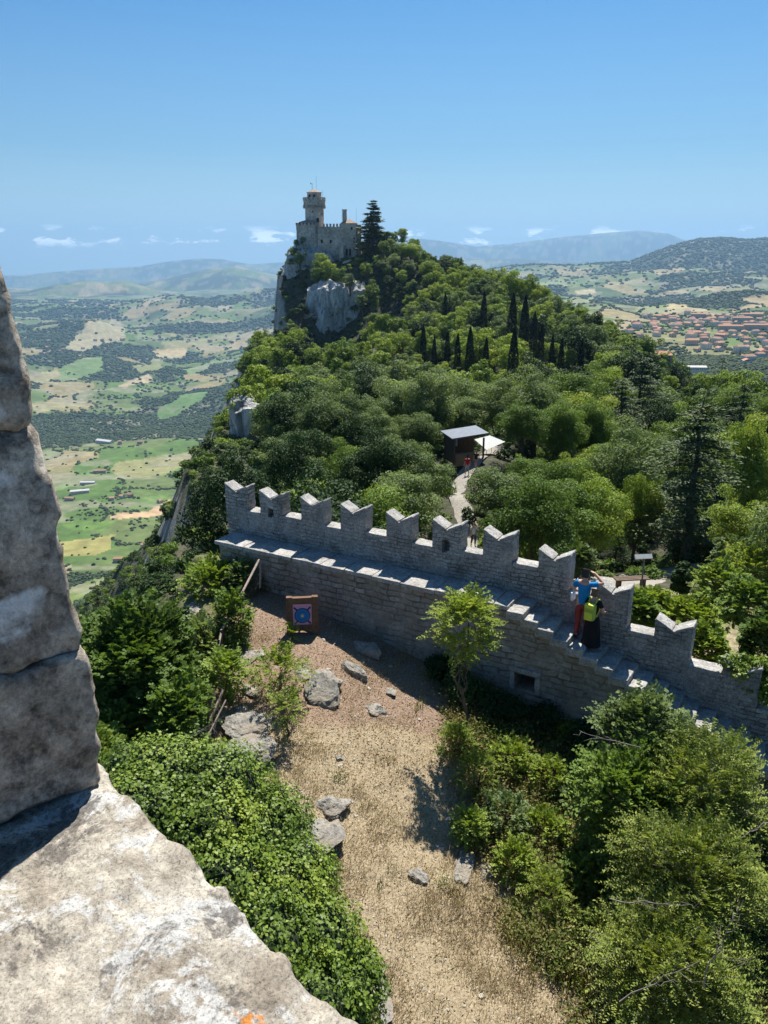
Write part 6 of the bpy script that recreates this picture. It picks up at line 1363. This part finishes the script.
# ------------------------------------------------------------ collapsed fence
M['rust'] = plain('weathered_rail', (.27, .22, .18), .8, .1, .35, 14); M['rust_dark'] = plain('rusty_wire', (.10, .075, .06), .85, .3, .4, 14)
f0 = P(259, 560, 22.6); F_ = empty('railing', tuple(f0)); tag(F_, 'rusty leaning fence with a slanting top rail and torn wire mesh on the brink', 'fence')
def ftube(nm, pts, r, mat='rust'):
    V, F = tube(np.array(pts) - f0, np.full(len(pts), r) if np.isscalar(r) else r, 7); return link(nm, mesh_np(nm, V, F, M[mat], smooth=True), F_)
ra = [P(259, 560, 22.6), P(241, 595, 21.4), P(221, 631, 20.2)]; ftube('rail', ra, .035)
ftube('rail', [P(221, 633, 20.1), P(214, 668, 19.2), P(203, 690, 18.5), P(190, 712, 17.8)], .03)
ftube('rail', [P(196, 706, 17.9), P(188, 722, 17.6), P(183, 735, 17.4), P(185, 748, 17.1)], .026, 'rust_dark')
for (px, py, py2, d) in ((260, 560, 582, 22.5), (243, 594, 616, 21.3), (222, 630, 664, 20.1), (222, 580, 606, 23.2), (219, 640, 668, 19.8), (211, 698, 750, 17.2), (205, 700, 740, 17.6)): ftube('post', [P(px, py, d), P(px + rng.normal(0, 1.5), (py + py2) / 2, d), P(px, py2 + 6, d)], .028, 'rust_dark' if px != 260 else 'rust')
ftube('post', [P(223, 690, 17.9), P(212, 716, 17.5), P(203, 742, 17.1)], .03); ftube('post', [P(226, 700, 17.5), P(215, 722, 17.2), P(200, 752, 16.8)], .02)
parts = []; rg = np.random.default_rng(3)
A_, B_2, C_, D_2 = P(200, 692, 18.0), P(222, 690, 17.8), P(184, 745, 17.2), P(211, 748, 17.0)
for i in range(15):
    f = i / 14; a = A_ + (B_2 - A_) * f; b = C_ + (D_2 - C_) * f; t5 = np.linspace(0, 1, 7)[:, None]; parts.append(tube(a + (b - a) * t5 + rg.normal(size=(7, 3)) * .03 - f0, np.full(7, .007), 4))
for i in range(10):
    f = i / 9; a = A_ + (C_ - A_) * f; b = B_2 + (D_2 - B_2) * f; t5 = np.linspace(0, 1, 6)[:, None]; parts.append(tube(a + (b - a) * t5 + rg.normal(size=(6, 3)) * .03 - f0, np.full(6, .006), 4))
V, F = join_np(parts); link('wire_mesh', mesh_np('wire_mesh', V, F, M['rust_dark']), F_)
parts = []
for seg in ((ra[0], ra[1]), (ra[1], ra[2])):
    for i in range(9):
        a = seg[0] + (seg[1] - seg[0]) * i / 9; parts.append(tube(np.array([a, a + [0.02, 0, -.4], a + [0, .03, -.8]]) - f0, np.full(3, .005), 4))
    for h_ in (.2, .4, .6): parts.append(tube(np.array([seg[0] - [0, 0, h_], seg[1] - [0, 0, h_]]) - f0, np.full(2, .005), 4))
V, F = join_np(parts); link('wire_mesh', mesh_np('wire_mesh', V, F, M['rust_dark']), F_)
# ------------------------------------------------------------ people
M['skin'] = plain('skin', (.52, .30, .21), .6, 0, .06); 
def skinned(nm, verts, edges, radii, root, mat, parent, subs=2):
    me = bpy.data.meshes.new(nm); me.from_pydata(verts, edges, []); o = bpy.data.objects.new(nm, me); COL.objects.link(o)
    m = o.modifiers.new('skin', 'SKIN'); m.use_smooth_shade = True
    for i, v in enumerate(me.skin_vertices[0].data): r = radii[i]; v.radius = (r, r) if np.isscalar(r) else r; v.use_root = (i == root)
    s = o.modifiers.new('sub', 'SUBSURF'); s.levels = subs; s.render_levels = subs
    bpy.context.view_layer.update(); r = bpy.data.meshes.new_from_object(o.evaluated_get(bpy.context.evaluated_depsgraph_get())); bpy.data.objects.remove(o); r.name = nm; r.materials.clear(); r.materials.append(mat)
    return link(nm, r, parent)
def chain(V, E, Rr, start, pts, rad):
    p = start
    for c, r in zip(pts, rad): V.append(c); Rr.append(r); E.append((p, len(V) - 1)); p = len(V) - 1
    return p
def person(loc, rz, h, arms, top, top_len, legs_col, hair, label, legs=None, sleeve='short', hair_len=.0, scale_x=1.0, hat=None, detail=True, group=None, skirt=False):
    """arms: {side: [elbow, wrist, hand_dir]}, side -1 left / +1 right; the figure faces +y"""
    k = h / 1.75; Pn = empty('person', loc, rz, k); tag(Pn, label, 'person', group)
    legs = legs or {-1: [(-.10, 0, .48), (-.11, -.03, .09), (-.13, .11, .035)], 1: [(.10, .02, .48), (.11, 0, .09), (.13, .14, .035)]}
    sh = {s: (s * .185 * scale_x, 0, 1.42) for s in (-1, 1)}
    V = [(0, 0, .95), (0, -.005, 1.10), (0, 0, 1.28), (0, -.01, 1.42), (0, -.005, 1.49), (0, .01, 1.56), (0, .02, 1.63), (0, .015, 1.70)]; Rr = [(.145, .11), (.125, .095), (.155, .11), (.11, .075), .052, (.068, .078), (.078, .095), (.062, .075)]; E = [(i, i + 1) for i in range(7)]
    chain(V, E, Rr, 6, [(0, .115, 1.615)], [.014])                                    # nose
    for s in (-1, 1): chain(V, E, Rr, 6, [(s * .088, .01, 1.625)], [.016])            # ears
    for s in (-1, 1):
        el, wr, hd = arms[s]; a = chain(V, E, Rr, 3, [sh[s], tuple(np.array(sh[s]) * .5 + np.array(el) * .5), el, tuple(np.array(el) * .5 + np.array(wr) * .5), wr], [.062, .056, .047, .042, .031])
        hd = unit(np.array(hd, float)); w_ = np.array(wr); side = unit(np.cross(hd, [0, .3, 1])); pm = chain(V, E, Rr, a, [tuple(w_ + hd * .055)], [(.036, .020)])
        if detail:
            for j, (off, L_) in enumerate(((-.030, .068), (-.010, .080), (.010, .076), (.030, .060))):
                b = w_ + hd * .095 + side * off; chain(V, E, Rr, pm, [tuple(b), tuple(b + hd * L_ * .55 + [0, 0, -.006]), tuple(b + hd * L_ * .95 + [0, 0, -.018])], [.0095, .0085, .007])
            b = w_ + hd * .03 + side * -.04; chain(V, E, Rr, pm, [tuple(b), tuple(b + hd * .035 - side * .02)], [.011, .009])
    for s in (-1, 1):
        kn, an, to = legs[s]; chain(V, E, Rr, 0, [(s * .095, 0, .88), tuple((np.array((s * .095, 0, .88)) + kn) / 2), kn, tuple(np.array(kn) * .55 + np.array(an) * .45), an, to], [.088, .080, .056, .054, .034, .030])
    skinned('body', V, E, Rr, 0, M['skin'], Pn)
    tm = plain('shirt_cloth', top, .85, 0, .12, 14); V = [(0, 0, top_len), (0, 0, 1.08), (0, .0, 1.28), (0, -.01, 1.42), (0, -.005, 1.465)]; Rr = [(.165, .125), (.150, .118), (.172, .128), (.12, .088), .066]; E = [(i, i + 1) for i in range(4)]
    for s in (-1, 1):
        el, wr, hd = arms[s]; m_ = np.array(sh[s]) * .35 + np.array(el) * .65; chain(V, E, Rr, 3, [sh[s], tuple(m_)] + ([el, tuple(np.array(el) * .1 + np.array(wr) * .9)] if sleeve == 'long' else []), [.074, .066] + ([.052, .040] if sleeve == 'long' else []))
    skinned('shirt', V, E, Rr, 1, tm, Pn)
    lm = plain('leg_cloth', legs_col, .85, 0, .15, 12); V = [(0, 0, 1.0), (0, 0, .93)]; Rr = [(.160, .122), (.165, .128)]; E = [(0, 1)]
    for s in (-1, 1):
        kn, an, to = legs[s]; kn = np.array(kn); an = np.array(an); short = legs is not None and skirt == 'shorts'
        pts = [(s * .098, 0, .86), tuple((np.array((s * .098, 0, .86)) + kn) / 2), tuple(kn + [0, 0, .05])] + ([] if short else [tuple((kn + an) / 2), tuple(an + [0, 0, .03])]); chain(V, E, Rr, 1, pts, [.104, .096, .076] + ([] if short else [.068, .058]))
    skinned('trousers', V, E, Rr, 0, lm, Pn)
    if skirt is True:
        bm = bmesh.new(); n = 28; rings = []
        for z, r in ((1.02, .16), (.9, .19), (.6, .22), (.3, .25), (.12, .27)): rings.append([bm.verts.new((math.cos(2 * math.pi * i / n) * r * (1 + .05 * math.sin(i * 2.3) * (1 - z)), math.sin(2 * math.pi * i / n) * r * .8 * (1 + .05 * math.cos(i * 3.1) * (1 - z)), z)) for i in range(n)])
        for a, b in zip(rings, rings[1:]):
            for i in range(n): bm.faces.new((a[i], a[(i + 1) % n], b[(i + 1) % n], b[i]))
        o = link('skirt', bm_mesh(bm, 'skirt', lm, True), Pn)
    for s in (-1, 1):
        kn, an, to = legs[s]; V = [tuple(np.array(an) + [0, -.045, -.03]), tuple(np.array(an) + [0, .03, -.03]), tuple(np.array(to) + [0, .02, .005])]; skinned('shoe', V, [(0, 1), (1, 2)], [(.045, .045), (.052, .042), (.048, .032)], 0, plain('shoe_leather', (.07, .06, .055), .7), Pn, 1)
    hm = plain('hair', hair, .75, 0, .3, 30); V = [(0, -.01, 1.735), (0, -.03, 1.68), (0, -.045, 1.60)]; Rr = [(.072, .080), (.092, .095), (.078, .06)]
    E = [(0, 1), (1, 2)]
    if hair_len: chain(V, E, Rr, 2, [(0, -.07, 1.60 - hair_len)], [(.075, .04)])
    skinned('hair', V, E, Rr, 1, hm, Pn)
    return Pn
def foot(s, v): 
    kz = max(int(s // tr), 0) if s > 0 else -1; z = float(SL * (kz * tr + tr * .6)) if s > 0 else 0.0
    return W(s, v, z + .012)
# man: px 577, feet 634
def find_s(px, v, dz=0.0): return wall_local(px, v, (lambda s: walk(s) + dz))
sm = find_s(574, .42); sm = (math.floor(sm / tr) + .5) * tr
fm = foot(sm, .42); print('man', proj(fm), 'head', proj(fm + [0, 0, 1.75]))
view_rz = WR - .10
MAN = person(tuple(fm), view_rz, 1.78, {-1: [(-.30, .10, 1.16), (-.27, .30, 1.05), (.1, 1, .1)], 1: [(.40, .10, 1.47), (.16, .17, 1.63), (-.8, .2, .25)]}, (.012, .20, .46), .90, (.28, .045, .035), (.045, .03, .025), 'man in a bright blue t-shirt and dark red trousers shielding his eyes on the stairs')
MAN.rotation_euler.z = view_rz
bm = bmesh.new(); box(bm, (-.275, .02, 1.04), (.06, .16, .20)); me = bm_mesh(bm, 'paper', plain('white_paper', (.8, .8, .8), .7)); roughen(me, .05, .004, 12, 2, .01); o = link('folded_paper', me, None, tuple(fm), view_rz); tag(o, 'white folded paper at the left hip of the man in blue', 'paper')
sw_ = find_s(589, .22); fw = foot(sw_, .32); print('woman', proj(fw), proj(fw + [0, 0, 1.6]))
WOM = person(tuple(fw), view_rz - .05, 1.52, {-1: [(-.27, .02, 1.16), (-.24, .18, 1.02), (.1, .8, -.4)], 1: [(.27, .02, 1.16), (.22, .20, 1.08), (0, 1, -.2)]}, (.012, .012, .014), .88, (.010, .010, .012), (.15, .085, .045), 'woman in black clothes with brown hair wearing a yellow green backpack', sleeve='short', hair_len=.02, scale_x=.9, skirt=True)
BP = empty('backpack', tuple(fw), view_rz - .05, 1.52 / 1.75); tag(BP, 'yellow green backpack worn by the woman in black', 'backpack')
bmat = plain('yellow_green_nylon', (.60, .62, .06), .6, 0, .1, 10); bmat2 = plain('olive_nylon', (.36, .42, .06), .6, 0, .1, 10)
def soft(nm, c, s, mat, parent, bev=.05):
    bm = bmesh.new(); box(bm, c, s); me = bm_mesh(bm, nm, mat, True); roughen(me, .03, .004, 14, 4, bev); return link(nm, me, parent)
soft('bag', (0, -.22, 1.18), (.30, .20, .46), bmat2, BP, .07); soft('top_pocket', (0, -.25, 1.37), (.26, .20, .13), bmat, BP, .05); soft('front_pocket', (0, -.335, 1.10), (.22, .07, .24), bmat, BP, .03)
for s in (-1, 1): V, F = tube([(s * .09, -.13, 1.42), (s * .11, -.03, 1.50), (s * .11, .08, 1.46), (s * .12, .13, 1.34), (s * .13, .08, 1.16), (s * .13, -.10, 1.02)], np.full(6, .022), 6); link('strap', mesh_np('strap', V, F, bmat, smooth=True), BP)
down = {-1: [(-.25, .0, 1.15), (-.25, .08, .92), (0, .2, -1)], 1: [(.25, .0, 1.15), (.25, .08, .92), (0, .2, -1)]}
stride = {-1: [(-.10, .14, .50), (-.10, .16, .10), (-.11, .29, .05)], 1: [(.10, .02, .48), (.10, -.18, .12), (.11, -.07, .05)]}
def walker(px, py, rz, h, top, legs_c, label, **kw):
    p = hit(ground_z, px, py, 27, 110); return person((p[0], p[1], p[2] + .07), rz, h, down, top, .90, legs_c, (.03, .02, .015), label, legs=stride, group='walkers on the path', **kw)
walker(467, 476, 0.2, 1.78, (.55, .02, .03), (.35, .38, .42), 'person in a red t-shirt walking on the path in front of the kiosk', skirt='shorts')
walker(476, 470, 2.6, 1.75, (.02, .02, .022), (.30, .26, .22), 'person in a black t-shirt and pale shorts beside the one in red', skirt='shorts')
walker(473, 547, 3.3, 1.72, (.60, .60, .60), (.05, .05, .06), 'person in a pale top and dark trousers seen over the wall between two merlons')
walker(480, 546, 3.0, 1.66, (.08, .09, .12), (.16, .15, .15), 'person in dark clothes next to the one in the pale top behind the wall')
